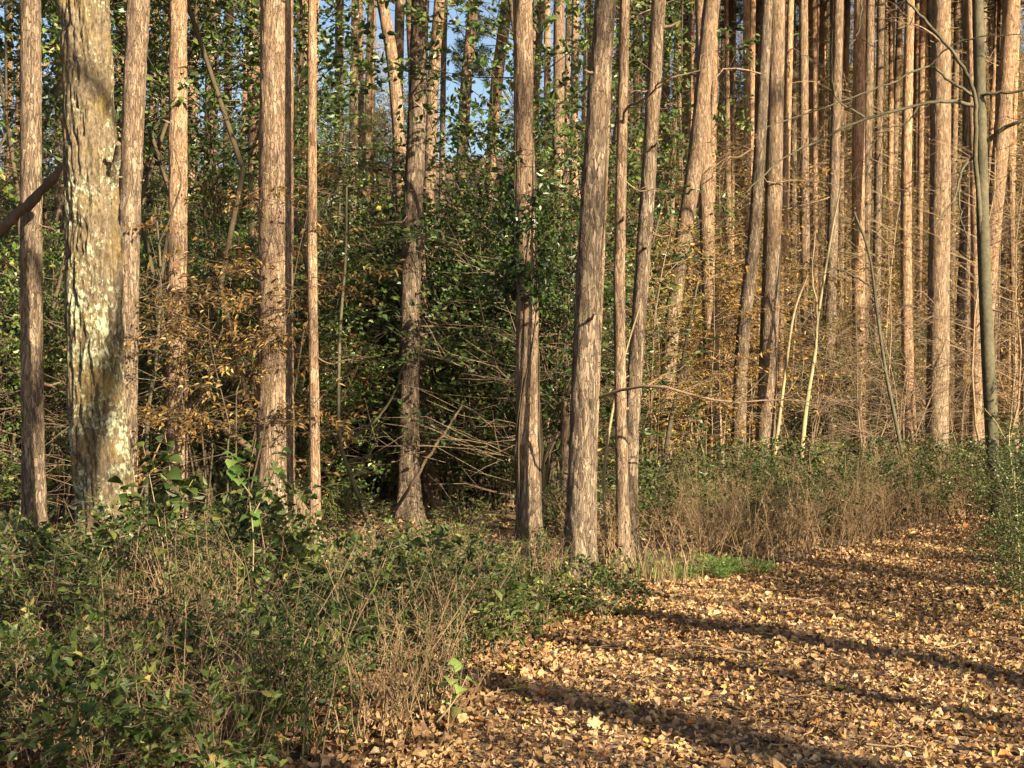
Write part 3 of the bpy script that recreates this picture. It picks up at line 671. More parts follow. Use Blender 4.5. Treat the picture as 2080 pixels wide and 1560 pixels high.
add_leaves(mb, pos, r.normal(0, 1, (m, 3)) + [0, 0, -.6], nrm(r.normal(0, 1, (m, 3)) + [.4, -.5, .3]), .065 * r.uniform(.6, 1.2, m), .045 * r.uniform(.6, 1.2, m), r.beta(1.6, 3, m))
link('stems', sm.mesh('stems', M['darktwig'], True), vine); link('foliage', mb.mesh('foliage', M['green']), vine)
st_base = at(1163, 1030, 14.6); st_base[2] = float(gz(st_base[0], 14.6))
o = thing('wood_splinter', 'long pale splinter of raw wood standing beside the dark stub', 'splinter', st_base)
mb = MB(); tube(mb, np.array([[0, 0, -.1], [-.01, 0, .8], [-.02, 0, 1.5]]), [.032, .024, .006], 5); link('shard', mb.mesh('shard', M['rawwood']), o)

# ------------------------------------------------------------------ prototypes of shrubs, saplings and weeds
def plant_proto(seed, h, spread, nst, nsub, ntw, nlf, LL, LW, leafm, stemm, horiz=.5, stem_r=.012, jit=.05, leafup=(.3, 1.0), gold_top=False, lean=.5, twl=.35, lo=.15, droop=.15, tubes=True):
    """upright stems, side branches, twigs and leaves: returns (stem mesh, foliage mesh)"""
    r = rng(seed); sm, lf = MB(), MB()
    pos, dr = [], []
    for s in range(nst):
        a = r.uniform(0, 6.28); hh = h * r.uniform(.55, 1.0); sp = spread * r.uniform(.1, 1.0) * lean
        n = 7; t = np.linspace(0, 1, n)
        P = np.column_stack([np.cos(a) * sp * t ** 1.3, np.sin(a) * sp * t ** 1.3, hh * t]) + np.vstack([np.zeros((1, 3)), np.cumsum(r.normal(0, .022, (n - 1, 3)), 0) * h * .7])
        P[0] = [np.cos(a) * .06 * spread, np.sin(a) * .06 * spread, -.1]
        R0 = stem_r * r.uniform(.6, 1.1)
        tube(sm, P, np.linspace(R0, R0 * .25, n), 5)
        for b in range(nsub):
            f = lo + (1 - lo) * r.uniform(0, 1) ** .8; i = f * (n - 1)
            p0 = np.array([np.interp(i, np.arange(n), P[:, c]) for c in range(3)])
            ba = r.uniform(0, 6.28); bl = spread * (.30 + .35 * (1 - f)) * r.uniform(.5, 1.2)
            up = (1 - horiz) * r.uniform(.3, 1.3) + horiz * r.normal(0.05, .2)
            dv = nrm(np.array([[np.cos(ba), np.sin(ba), up]]))[0]
            Q = p0 + dv * bl * np.linspace(0, 1, 4)[:, None] + np.vstack([np.zeros((1, 3)), r.normal(0, .03 * bl, (3, 3))]); Q[3, 2] -= .06 * bl
            if tubes: tube(sm, Q, np.linspace(min(R0, .02) * .35, min(R0, .02) * .12, 4), 3, cap=False)
            for w_ in range(ntw):
                g_ = r.uniform(.25, 1.0); q0 = Q[0] * (1 - g_) + Q[3] * g_
                td = nrm((dv + r.normal(0, .65, 3) * np.array([1, 1, .5 if horiz > .6 else .9]))[None])[0]; tl = twl * r.uniform(.5, 1.2)
                if tubes: tube(sm, np.array([q0, q0 + td * tl * .5 + r.normal(0, .01, 3), q0 + td * tl]), [min(R0, .015) * .12 + .0008, min(R0, .015) * .1 + .0007, .0007], 3, cap=False)
                m = max(1, int(nlf * r.uniform(.6, 1.3))); u = r.uniform(.05, 1.08, m)
                pos.append(q0 + td * (tl * u)[:, None] + r.normal(0, jit * .35, (m, 3))); dr.append(nrm(td + r.normal(0, .75, (m, 3)) * np.array([1, 1, .6]) + np.array([0, 0, -.15 if horiz > .6 else .0])))
    if pos and nlf > 0:
        pos = np.concatenate(pos); dr = np.concatenate(dr); N = len(pos)
        pos[:, 2] = np.maximum(pos[:, 2], .03)
        up = nrm(r.normal(0, 1, (N, 3)) * leafup[0] * 1.6 + np.array([0, 0, leafup[1]]))
        cl = vnoise(pos[:, 0] * 2.2 + seed, pos[:, 1] * 2.2, pos[:, 2] * 2.2) * .22
        add_leaves(lf, pos, dr, up, LL * r.uniform(.55, 1.2, N), LW * r.uniform(.6, 1.2, N), np.clip(r.beta(2, 2.4, N) + cl, 0, 1), .25, droop)
    return sm.mesh('stems', M[stemm], True), (lf.mesh('foliage', M[leafm]) if lf.n else None)

EVER = [plant_proto(100 + s, 3.2, 2.2, 9, 15, 5, 8, .058, .036, 'green', 'darktwig', .45, .016, .06, twl=.36, lo=.06, leafup=(.9, .35)) for s in range(4)]
EVTREE = [plant_proto(120 + s, 7.0, 2.6, 5, 30, 6, 8, .062, .040, 'green', 'darktwig', .5, .04, .08, twl=.5, lo=.25, lean=.35, leafup=(.9, .35)) for s in range(2)]
GOLD = [plant_proto(140 + s, 4.0, 2.2, 3, 20, 5, 7, .07, .032, 'gold', 'twig', .85, .016, .05, twl=.4, lo=.2, lean=.4, droop=.3) for s in range(3)]
BROWN = [plant_proto(150 + s, 4.2, 2.2, 3, 20, 5, 7, .07, .030, 'brown', 'darktwig', .85, .016, .05, twl=.4, lo=.3, lean=.4, droop=.35) for s in range(2)]
OLIV = [plant_proto(160 + s, 4.5, 2.6, 4, 20, 5, 6, .065, .034, 'olive', 'twig', .7, .02, .05, twl=.45, lo=.15, lean=.45, droop=.2) for s in range(3)]
TALL = [plant_proto(190 + s, 11.0, 3.4, 2, 34, 7, 9, .075, .05, 'green', 'darktwig', .5, .045, .08, twl=.6, lo=.50, lean=.3, leafup=(.8, .5)) for s in range(2)]
GTREE = [plant_proto(180 + s, 9.0, 4.0, 2, 52, 6, 6, .075, .042, 'olive' if s else 'gold', 'twig', .6, .045, .08, twl=.6, lo=.2, lean=.25) for s in range(3)]
BARE = [plant_proto(200 + s, 2.6, 2.4, 5, 13, 5, 0, .05, .03, 'olive', 'dead', .65, .013, twl=.5, lo=.15) for s in range(3)]
BARETREE = [plant_proto(210 + s, 7.5, 4.5, 1, 40, 7, 2.2, .06, .035, 'gold', 'twig', .6, .04, twl=.8, lo=.2, lean=.2) for s in range(2)]
LOW = [plant_proto(220 + s, .95, .75, 6, 7, 4, (4, 3, 4, 2.5)[s], (.062, .05, .045, .07)[s], (.04, .03, .026, .046)[s], 'lowgreen', 'twig', .5, .0055, .03, twl=.16, lo=.2, leafup=(.6, .6)) for s in range(4)]
LOWSM = [plant_proto(230 + s, .55, .7, 9, 5, 3, 4, .058, .038, 'lowgreen', 'twig', .5, .004, .03, twl=.14, lo=.1) for s in range(3)]
FERN = [plant_proto(240 + s, .8, .9, 10, 8, 3, 6, .05, (.05 if s == 2 else .016), 'bright' if s == 2 else 'lowgreen', 'pale', .5, .004, .03, twl=.18, lo=.2) for s in range(3)]

def weed_proto(seed, h, n, spread, tuft=True, leaves=True, lmat='drytuft', smat='dry'):
    """dry upright stalks with fine branching heads and a few leaves"""
    r = rng(seed); sm, lf = MB(), MB()
    for k in range(n):
        a = r.uniform(0, 6.28); b = r.uniform(0, spread) ; hh = h * r.uniform(.45, 1.05)
        x0, y0 = np.cos(a) * b, np.sin(a) * b; lx, ly = r.normal(0, .16, 2) * hh
        t = np.linspace(0, 1, 6)[:, None]; P = np.array([x0, y0, -.05]) + t * np.array([lx, ly, hh]) + t ** 2 * np.array([lx, ly, 0]) * .6 + np.vstack([np.zeros((1, 3)), r.normal(0, .01, (5, 3))])
        tube(sm, P, np.linspace(.0036, .0014, 6) * r.uniform(.7, 1.5), 4)
        for s in range(r.integers(6, 15)):
            f = r.uniform(.45, 1.0); p = P[0] * (1 - f) + P[-1] * f; i = f * 5; p = np.array([np.interp(i, np.arange(6), P[:, c]) for c in range(3)])
            dv = nrm(np.append(r.normal(0, .7, 2), r.uniform(.3, 1.2))[None])[0]; l = r.uniform(.05, .2)
            q = p + dv * l; q[2] -= l * .1
            tube(sm, np.array([p, (p + q) / 2 + r.normal(0, .008, 3), q]), [.0014, .001, .0007], 3, cap=False)
            if tuft and r.uniform() < .25:
                m = r.integers(4, 9); add_leaves(lf, q + r.normal(0, .02, (m, 3)), r.normal(0, 1, (m, 3)) + dv, nrm(r.normal(0, 1, (m, 3))), r.uniform(.012, .03, m), r.uniform(.004, .009, m), r.uniform(0, 1, m))
        if leaves:
            m = r.integers(3, 9) if lmat == 'drytuft' else r.integers(18, 34); f = r.uniform(.1, .8 if lmat == 'drytuft' else 1.0, m); pp = np.stack([np.interp(f * 5, np.arange(6), P[:, c]) for c in range(3)], -1)
            add_leaves(lf, pp, np.column_stack([r.normal(0, 1, (m, 2)), r.normal(-.5, .5, m)]), nrm(r.normal(0, .5, (m, 3)) + [0, 0, 1]), r.uniform(.03, .07, m), r.uniform(.008, .016, m), r.uniform(0, .6, m), .3, .5)
    return sm.mesh('stalks', M[smat], True), lf.mesh('tufts', M[lmat])
WEED = [weed_proto(260 + s, .95, (16, 9, 12, 7)[s], (.3, .2, .4, .25)[s]) for s in range(4)]
WISP = [weed_proto(290 + s, 1.15, (9, 6, 12)[s], .28, False, True, 'lowgreen', 'twig') for s in range(3)]
WEEDLOW = [weed_proto(270 + s, .6, 22, .35) for s in range(3)]

def grass_proto(seed, n, h, spread, material):
    r = rng(seed); mb = MB()
    a = r.uniform(0, 6.28, n); b = spread * np.sqrt(r.uniform(0, 1, n)); x, y = np.cos(a) * b, np.sin(a) * b
    la = a + r.normal(0, .8, n); ln = r.uniform(.1, .7, n); H = h * r.uniform(.4, 1.1, n); wd = r.uniform(.002, .005, n)
    sx, sy = -np.sin(la) * wd, np.cos(la) * wd
    V = []
    for t, wf in ((0, 1), (.4, .9), (.75, .6), (1, .05)):
        cx, cy, cz = x + np.cos(la) * ln * H * t ** 2, y + np.sin(la) * ln * H * t ** 2, H * t * (1 - .25 * ln * t) - .02 * (t == 0)
        V += [np.stack([cx - sx * wf, cy - sy * wf, cz], -1), np.stack([cx + sx * wf, cy + sy * wf, cz], -1)]
    V = np.stack(V, 1); i = np.arange(n)[:, None] * 8
    q = np.concatenate([i + np.array([[k, k + 1, k + 3, k + 2]]) for k in (0, 2, 4)], 1).reshape(-1, 4)
    mb.add(V.reshape(-1, 3), q=q, r=np.repeat(r.uniform(0, 1, n), 3)); return mb.mesh('blades', M[material])
GRASS = [grass_proto(280, 60, .34, .22, 'drytuft'), grass_proto(281, 80, .26, .2, 'bright')]

def put(protos, name, label, cat, group, x, y, s, r, sz=None, parts=('stems', 'foliage'), z=None):
    p = protos[int(r.integers(len(protos)))]
    if '{near}' in label: label = label.format(near='near ' + near_phrase(x, y)); label = ('taller ' if s > MIDS.setdefault(group, s) else '') + label
    o = thing(name, label, cat, (x, y, float(gz(x, y)) if z is None else z), r.uniform(0, 6.28), (s, s, sz or s), group)
    if p[0]: link(parts[0], p[0], o)
    if p[1]:
        f = link(parts[1], p[1], o)
        if parts[1] == 'tufts': f['kind'] = 'stuff'
    return o

def scatter(n, r, pxr, dr, fn, p=1.0):
    for _ in range(n):
        d = dr[0] + (dr[1] - dr[0]) * r.uniform() ** p; px = r.uniform(*pxr); fn((px - CX) / F * d, d, px)

# ---- evergreen thicket
r = rng(21)
for px, d, s in ((940, 17.9, 1.45), (1010, 17.2, 1.5), (1120, 15.8, 1.4), (1060, 18.6, 1.7), (890, 18.8, 1.5), (1185, 18.2, 1.35), (985, 17.6, 1.3)):
    put(EVER, 'evergreen_shrub', 'tall dense green shrub in the thicket behind the vine-wrapped pine', 'shrub', 'green thicket behind the vine-wrapped pine', (px - CX) / F * d, d, s, r)
def ev(x, d, px):
    if 600 < px < 1010 and d < 17.8: d += 2.6; x = (px - CX) / F * d
    put(EVER, 'evergreen_shrub', 'dark green leafy shrub {near}', 'shrub', 'dark green shrubs between the pines', x, d, r.uniform(.85, 1.4), r)
scatter(30, r, (-220, 900), (15.5, 30), ev)
for px, d in ((-40, 14.6), (60, 15.6), (140, 15.2), (300, 15.8), (450, 16.2), (600, 16.0), (690, 15.4), (760, 16.4), (350, 17.5), (520, 17.8)): ev((px - CX) / F * d, d, px)
scatter(8, r, (600, 1250), (20, 30), ev)
def ev2(x, d, px): put(EVER, 'evergreen_shrub', 'sunlit green shrub {near}', 'shrub', 'green shrubs among slim pines', x, d, r.uniform(.65, 1.15), r)
scatter(24, r, (1230, 2350), (25, 42), ev2)
for px, d in ((690, 22.5), (640, 25.0), (-30, 24.0), (110, 26.0), (330, 27.0), (480, 28.0), (215, 30.0), (560, 31.0), (400, 33.0), (30, 31.0), (1120, 30.0), (1180, 32.0), (1250, 31)):
    put(EVTREE, 'leafy_tree', 'small green-leaved tree hanging its leaves among the pines', 'tree', 'small green trees among the pines', (px - CX) / F * d, d, r.uniform(.95, 1.2), r, parts=('trunk', 'crown'))
for px, d, sc in ((20, 15.0, 1.15), (190, 15.5, 1.2), (455, 15.6, 1.2), (1150, 15.2, 1.25), (-80, 18, 1.2), (610, 14.6, 1.3), (400, 20.0, 1.3), (250, 21.0, 1.3), (1240, 23.0, 1.4), (1340, 25.0, 1.4)):  # nearer ones added so their crowns above the view shade the shrubs behind
    put(TALL, 'leafy_tree', 'slender tree carrying its green crown high, {near}', 'tree', 'slender high-crowned trees', (px - CX) / F * d, d, sc, r, parts=('trunk', 'crown'))
# ---- autumn saplings
for px, d, s in ((405, 13.4, .95), (480, 12.7, .9), (560, 14.4, .95)):
    put(BROWN, 'autumn_sapling', 'sapling with hanging sprays of brown leaves beside the thickest pine', 'sapling', 'brown-leaved saplings by the thickest pine', (px - CX) / F * d, d, s, r)
def gs(x, d, px): put(GOLD if r.uniform() < .6 else OLIV, 'autumn_sapling', 'golden-brown sapling {near}', 'sapling', 'golden saplings between slim pines', x, d, r.uniform(.8, 1.35), r)
scatter(14, r, (1290, 2250), (23, 38), gs)
for px, d, sc in ((1310, 16.5, 1.0), (1400, 21.2, 1.5), (1480, 21.6, 1.6), (1350, 20.5, 1.4), (1530, 22.5, 1.5), (1450, 18.2, 1)): gs((px - CX) / F * d, d, px)
def gt(x, d, px): put(GTREE, 'autumn_tree', 'young golden-leaved tree filling the gaps behind the slim pines', 'tree', 'young golden trees behind the pines', x, d, r.uniform(.75, 1.15), r, parts=('trunk', 'crown'))
scatter(24, r, (1270, 2350), (31, 52), gt)
def mx(x, d, px): put(OLIV, 'olive_shrub', 'olive-brown shrub {near}', 'shrub', 'olive shrubs among the shaded pines', x, d, r.uniform(.7, 1.1), r)
scatter(8, r, (-200, 1250), (19, 30), mx)
# ---- bare twiggy bushes
def bb(x, d, px):
    if 600 < px < 1010 and d < 17: d += 2.2; x = (px - CX) / F * d
    put(BARE, 'bare_bush', 'leafless tangle of dry twigs {near}', 'bush', 'leafless twiggy bushes', x, d, r.uniform(.8, 1.3), r)
scatter(6, r, (700, 1150), (14, 19), bb); scatter(14, r, (1450, 2250), (19, 32), bb); scatter(4, r, (-150, 620), (13, 19), bb)
def bt(x, d, px): put(BARETREE, 'bare_tree', 'nearly leafless young tree with tan twigs {near}', 'tree', 'nearly leafless young trees', x, d, r.uniform(.8, 1.25), r, parts=('trunk', 'crown'))
scatter(36, r, (1300, 2300), (22, 44), bt); scatter(16, r, (-60, 860), (22, 40), bt); scatter(6, r, (1060, 1300), (26, 40), bt)
# ---- far thicket up the rise
r = rng(22)
def far(x, d, px):
    if 860 < px < 1060: d = 43.0; x = (px - CX) / F * d
    u = r.uniform(); right = px > 1250
    if u < (.25 if right else .45): put(EVER, 'far_shrub', 'green bush far back on the rise', 'shrub', 'green bushes on the rise', x, d, r.uniform(1.2, 2.0), r)
    else: put(GTREE, 'far_tree', 'small golden tree far back on the rise', 'tree', 'golden trees on the rise', x, d, (r.uniform(.8, 1.35) if right else r.uniform(.4, .6) if 840 < px < 1070 else r.uniform(.7, 1.25)), r, parts=('trunk', 'crown'))
scatter(60, r, (-300, 1250), (42, 90), far); scatter(110, r, (1250, 2400), (42, 76), far)

# ---- undergrowth between the trunks (knee to waist high)
r = rng(23)
def low(x, d, px): put(LOW + FERN[:2], 'undergrowth_plant', 'low green plant growing {near}', 'plant', 'green plants among the pine feet', x, d, r.uniform(.5, 1.05) * (.62 if px < 1250 and d < 15 else 1), r)
scatter(46, r, (-250, 1250), (12.4, 20), low)
scatter(60, r, (1250, 2350), (15.8, 25), low)
# ---- foreground undergrowth beside the path
NOM = {('leafy_shrub', 4): .98, ('leafy_plant', 3): .6, ('tall_weed', 3): 1.25, ('dry_weed', 4): 1.05, ('dry_weed', 3): .68}   # heights at scale 1
def fore(n, xr, yr, protos, name, label, cat, group, sr, parts=('stems', 'foliage'), gap=.15):
    k = 0
    while k < n:
        y = r.uniform(*yr); x = r.uniform(*xr)
        if x < -(.40 * y + .9) or inside_path(np.array([x]), np.array([y]), gap)[0]: continue
        sc = r.uniform(*sr); px = CX + x / y * F; top = 940 + 110 * r.uniform() if 210 < px < 640 and y < 10.3 else 1040 + 60 * r.uniform()
        put(protos, name, label, cat, group, x, y, max(min(sc, (EYE - (top - CY) / F * y) / NOM[name, len(protos)]), .3), r, parts=parts); k += 1
fore(32, (-5.4, .6), (6.0, 12.2), LOW, 'leafy_shrub', 'broad-leaved green shrub in the tangle {near}', 'shrub', 'leafy shrubs in the near tangle', (.5, 1.25))
fore(9, (-3.2, -.9), (7.6, 10.0), LOW, 'leafy_shrub', 'tall loose green shrub rising from the tangle {near}', 'shrub', 'tall shrubs rising from the near tangle', (.9, 1.3))
fore(60, (-5.0, .3), (5.2, 11.8), LOWSM, 'leafy_plant', 'small leafy plant under the tangle {near}', 'plant', 'small plants in the near tangle', (.7, 1.2))
fore(95, (-5.3, .5), (5.6, 12.2), WISP, 'tall_weed', 'tall wispy green weed {near}', 'weed', 'wispy green weeds in the near tangle', (.55, 1.15), ('stalks', 'tufts'))
fore(42, (-5.2, .5), (5.8, 12.2), WEED, 'dry_weed', 'clump of long dry weed stalks {near}', 'weed', 'dry weeds in the near tangle', (.5, .95), ('stalks', 'tufts'))
fore(22, (-5.0, .5), (5.2, 12.0), WEEDLOW, 'dry_weed', 'low clump of branching dry weed {near}', 'weed', 'low dry weeds in the near tangle', (.8, 1.2), ('stalks', 'tufts'))
# strip beyond the path
def strip(n, off, protos, name, label, cat, group, sr, parts=('stems', 'foliage'), y0=11.2, y1=17.0):
    for _ in range(n):
        y = r.uniform(y0, y1); lx = float(np.interp(y, LEs[:, 1], LEs[:, 0])); o_ = r.uniform(*off)
        put(protos, name, label, cat, group, lx - o_ * .7, y + o_ * .7, r.uniform(*sr), r, parts=parts)
strip(36, (.25, 1.6), WEED, 'dry_weed', 'clump of brown stalks lining the path {near}', 'weed', 'dry weeds lining the far path edge', (.7, .98), ('stalks', 'tufts'), 11.9)
strip(30, (.2, 2.4), WEEDLOW, 'dry_weed', 'low brown weed lining the path {near}', 'weed', 'low weeds lining the far path edge', (.8, 1.2), ('stalks', 'tufts'), 11.4)
strip(30, (.3, 2.2), LOW + FERN[:2], 'edge_shrub', 'small green bush in the dry path-edge weeds {near}', 'shrub', 'green bushes in the path-edge weeds', (.6, .95), y0=12.4)
strip(22, (1.6, 3.4), LOW, 'edge_shrub', 'green bush behind the dry path-edge weeds {near}', 'shrub', 'green bushes behind the path-edge weeds', (.6, .95), y0=12.0, y1=18)
# dark bushes on the near right side of the path
for x, y, s in ((3.45, 9.1, .36), (3.75, 9.8, .42), (3.35, 8.5, .26), (4.2, 10.7, .42), (4.9, 11.7, .4), (5.5, 12.7, .45)):
    put(EVER, 'dark_bush', 'dark green bush leaning into the bend of the path', 'bush', 'dark bushes in the path bend', x, y, s, r)
for x, y, s in ((6.7, 13.4, .7), (7.6, 15.2, .85), (8.6, 16.4, 1.0)):
    put(EVER, 'dark_bush', 'tall green bush behind the path bend', 'bush', 'tall bushes behind the path bend', x, y, s, r)
for px, py, s in ((1225, 1262, .75), (1275, 1250, .5), (1150, 1255, .7), (1100, 1265, .6)):
    x, y = ground_at(px, py); put(LOWSM, 'leafy_plant', 'small dark plant jutting onto the leafy path', 'plant', 'small plants on the path edge', x, y, s, r)
for px, py, s in ((1445, 1172, .34), (1490, 1166, .26), (1400, 1180, .22), (1545, 1166, .24), (1470, 1174, .2)):
    x, y = ground_at(px, py); put(FERN[2:], 'fresh_herb', 'bright fresh green herb at the foot of the dry weeds', 'plant', 'fresh green herbs by the path', x, y, s, r, sz=s * .8)
for px, py, k in ((1300, 1180, 1), (1325, 1185, 0), (1350, 1178, 1), (1275, 1186, 0), (1370, 1180, 0)):
    x, y = ground_at(px, py); o = thing('grass_tuft', 'tuft of green grass blades at the path edge' if k else 'tuft of yellowed dry grass at the path edge', 'grass tuft', (x, y, float(gz(x, y))), r.uniform(0, 6), 1, 'green grass tufts' if k else 'dry grass tufts'); link('blades', GRASS[k], o)

# ------------------------------------------------------------------ named saplings
def sapling(pts, w0, w1, d, label, material, branches=(), name='sapling', k=9):
    P = np.array([at(px, py, d) for px, py in pts])[::-1]; z0 = float(gz(P[0, 0], d)); base = np.array([P[0, 0], d, z0])
    if P[0, 2] > z0: P = np.vstack([[P[0, 0] + (P[0, 0] - P[1, 0]) * .2, d, z0 - .1], P])
    o = thing(name, label, 'sapling', base)
    Pr = resample(P - base, len(P) * 8); mb = MB(); tube(mb, Pr, np.linspace(w1, w0, len(Pr)) / 2 / F * d, k)
    link('trunk', mb.mesh('trunk', M[material], True), o)
    for b in branches: branch_px(o, base, 'branch', b[0], d, b[1], b[2], material, 5, b[3] if len(b) > 3 else .4)
    return o, base
sapling([(1985, -260), (1986, 0), (1992, 250), (1998, 500), (2008, 750), (2022, 1000)], 21, 30, 16.5, 'smooth dark sapling with long bare branches near the path bend', 'smooth',
        [([(1998, 560), (1982, 300), (1979, 195), (1949, 124), (1885, 50), (1844, 0), (1800, -60)], 11, 4, .8), ([(1979, 215), (1932, 205), (1868, 212), (1760, 242), (1666, 283), (1589, 323), (1515, 390)], 9, 2.5, 1.0),
         ([(1979, 195), (1930, 165), (1885, 135), (1800, 172), (1683, 215), (1541, 262)], 7, 2, .6), ([(1979, 195), (2020, 190), (2080, 184), (2130, 170)], 8, 4, .5), ([(2004, 290), (2036, 264), (2080, 242), (2140, 200)], 11, 6, .5),
         ([(1990, 300), (1955, 345), (1945, 385), (1930, 415), (1898, 460)], 7, 2.5, .5), ([(1885, 135), (1930, 95), (1990, 75), (2080, 70)], 5, 2, .4), ([(1868, 212), (1840, 250), (1800, 262), (1770, 300), (1760, 400)], 4, 1.5, .4),
         ([(1945, 385), (1955, 450), (1975, 520)], 4, 1.5, .3), ([(1750, 0), (1745, 60), (1725, 100)], 5, 2, .2), ([(1760, 242), (1700, 200), (1690, 130), (1692, 60)], 4, 1.5, .3)], k=14)
sapling([(1708, 380), (1690, 470), (1662, 640), (1655, 720), (1640, 810), (1630, 900), (1624, 990)], 3, 13, 19.6, 'bowed pale sapling with smooth olive bark', 'pale', [([(1655, 720), (1660, 640), (1650, 560), (1655, 470)], 6, 2, .2)])
sapling([(1640, 560), (1612, 640), (1592, 780), (1578, 890), (1566, 985)], 4, 10, 20.2, 'thin sapling leaning on the foot of the broad pale-lit pine', 'pale')
sapling([(1735, 430), (1766, 520), (1782, 640), (1800, 760), (1818, 850), (1842, 970)], 4, 10, 19.0, 'curving dark sapling slanting in front of the orange pine', 'smooth', [([(1766, 580), (1735, 560), (1690, 545), (1660, 575)], 5, 2, .2), ([(1800, 760), (1775, 700), (1760, 640)], 3, 1.5, .2)])
sapling([(1300, 620), (1270, 720), (1245, 830), (1228, 950), (1230, 1060), (1236, 1150)], 3, 9, 12.2, 'thin crooked sapling beside the slender orange-tinted pine', 'pale')
sapling([(1420, 560), (1400, 660), (1374, 800), (1358, 880), (1338, 1040)], 4, 13, 17.0, 'grey sapling crossing the foot of the leaning pale pink pine', 'smooth')
sapling([(704, 380), (702, 520), (690, 690), (690, 880), (710, 960), (748, 1060)], 4, 12, 14.2, 'crooked grey sapling with an arching side branch', 'smooth', [([(690, 905), (730, 880), (770, 845), (800, 800), (820, 740)], 9, 4, .3), ([(710, 935), (745, 925), (768, 895)], 7, 3, .2), ([(702, 520), (716, 505), (730, 480)], 3, 1, .1)])
sapling([(290, 540), (318, 440), (326, 560), (318, 720), (300, 850), (296, 1060)][1:], 4, 11, 13.6, 'thin shaded sapling behind the lichen-covered trunk', 'smooth', [([(322, 500), (350, 430), (368, 370), (352, 300)], 5, 2, .4)])
sapling([(640, 40), (634, 200), (628, 330), (622, 480), (628, 640)], 9, 13, 16.0, 'dark thin sapling next to the pole-thin young pine', 'smooth')
# fallen and leaning deadwood
def log(ptsd, w0, w1, label, material='dead', name='leaning_log', cat='log'):
    P = np.array([at(px, py, d) for px, py, d in ptsd]); base = P[-1].copy(); base[2] = float(gz(base[0], base[1]))
    o = thing(name, label, cat, base); mb = MB(); Pr = resample(P - base, 30); dm = np.mean([p[2] for p in ptsd])
    rl = rng(int(ptsd[0][0])); Pr[1:-1] += rl.normal(0, .006, (28, 3)); tube(mb, Pr, np.linspace(w0, w1, 30) / 2 / F * dm * rl.uniform(.82, 1.15, 30), 10); link('stem', mb.mesh('stem', M[material], True), o); return o
log([(134, 335, 11.7), (60, 412, 11.9), (0, 470, 12.0), (-160, 620, 12.4), (-420, 1120, 13.0)], 17, 28, 'brown dead limb slanting against the lichen-covered trunk', 'oldlimb')
log([(940, 822, 15.0), (905, 875, 15.0), (868, 932, 15.0), (800, 1040, 15.0)], 4.5, 7, 'thin dead stick leaning up beside the cracked pine', 'oldlimb', cat='stick', name='dead_stick')
log([(400, 850, 14.6), (450, 870, 14.4), (560, 960, 14.0), (660, 1105, 13.4)], 12, 18, 'short pale dead limb slanting behind the thickest pine', cat='stick', name='dead_stick')

# near plants whose leaves can be told apart: each leaf a part
def big_leaf_mesh(seed, material):
    r = rng(seed); n = 6; t = np.linspace(0, 1, n); wd = np.array([0, .34, .42, .34, .18, 0]) * 1.05
    V = []; z = -.18 * t ** 2 + .05 * np.sin(t * 3)
    for s in (1, 0, -1): V += [np.stack([t, s * wd * r.uniform(.9, 1.1, n), z + abs(s) * wd * .3], -1)]
    V = np.concatenate(V); q = []
    for a in (0, 6):
        for i in range(n - 1): q.append([a + i, a + i + 1, a + n + i + 1, a + n + i])
    mb = MB(); mb.add(V, q=q, r=r.uniform(.2, .95)); return mb.mesh('leaf', M[material], True)
BL = {'lowgreen': [big_leaf_mesh(s, 'lowgreen') for s in range(5)], 'bright': [big_leaf_mesh(10 + s, 'bright') for s in range(4)]}
def leafy(pxs, label, material, lsize, nleaf, seed, cat='plant', name='leafy_sapling', dist=None, stem='pale'):
    """pxs: list of stems (pixel polylines foot -> tip) of one plant; the foot of the first gives the distance"""
    r = rng(seed); d = dist or float(ground_at(*pxs[0][0])[1])
    x0 = (pxs[0][0][0] - CX) / F * d; base = np.array([x0, d, float(gz(x0, d))])
    o = thing(name, label, cat, base)
    for pl in pxs:
        n = len(pl); P = np.array([at(px, py, d + r.normal(0, .05)) for px, py in pl]) - base
        if pl is pxs[0]: P[0] = [0, 0, -.05]
        Pr = resample(P, n * 5); mb = MB(); tube(mb, Pr, np.linspace(.006, .0015, len(Pr)), 5); link('stem', mb.mesh('stem', M[stem], True), o)
        m = int(nleaf * r.uniform(.8, 1.2))
        for k in range(m):
            f = .3 + .7 * (k + r.uniform(0, .6)) / m; i = min(f, 1) * (len(Pr) - 1); p = np.array([np.interp(i, np.arange(len(Pr)), Pr[:, c]) for c in range(3)])
            a = k * 2.4 + r.normal(0, .5)
            link('leaf', BL[material][int(r.integers(len(BL[material])))], o, p, (r.normal(0, .35), r.normal(.1, .4), a), lsize * r.uniform(.6, 1.15))
leafy([[(885, 1470), (905, 1400), (930, 1355)], [(885, 1470), (925, 1420), (950, 1370)]], 'single sprig with pale lime leaves at the edge of the leafy path', 'bright', .085, 4, 1)
leafy([[(440, 1600), (430, 1540), (400, 1505)], [(440, 1600), (460, 1550), (480, 1530)], [(440, 1600), (420, 1560), (380, 1545)]], 'low plant with broad shiny green leaves on the shaded floor', 'bright', .10, 5, 2)
leafy([[(330, 1330), (335, 1150), (310, 1000), (290, 900)], [(335, 1150), (370, 1020), (400, 960)], [(330, 1200), (280, 1060), (250, 980)], [(335, 1100), (345, 960), (335, 880)]], 'tall sapling with broad dark leaves before the lichen-covered trunk', 'lowgreen', .095, 18, 3, dist=8.0)
leafy([[(500, 1320), (515, 1120), (505, 980), (520, 890)], [(508, 1060), (545, 985), (575, 910)], [(512, 1010), (480, 960), (470, 920)]], 'upright sapling with sunlit oval leaves before the thickest pine', 'bright', .075, 18, 4, dist=8.0)
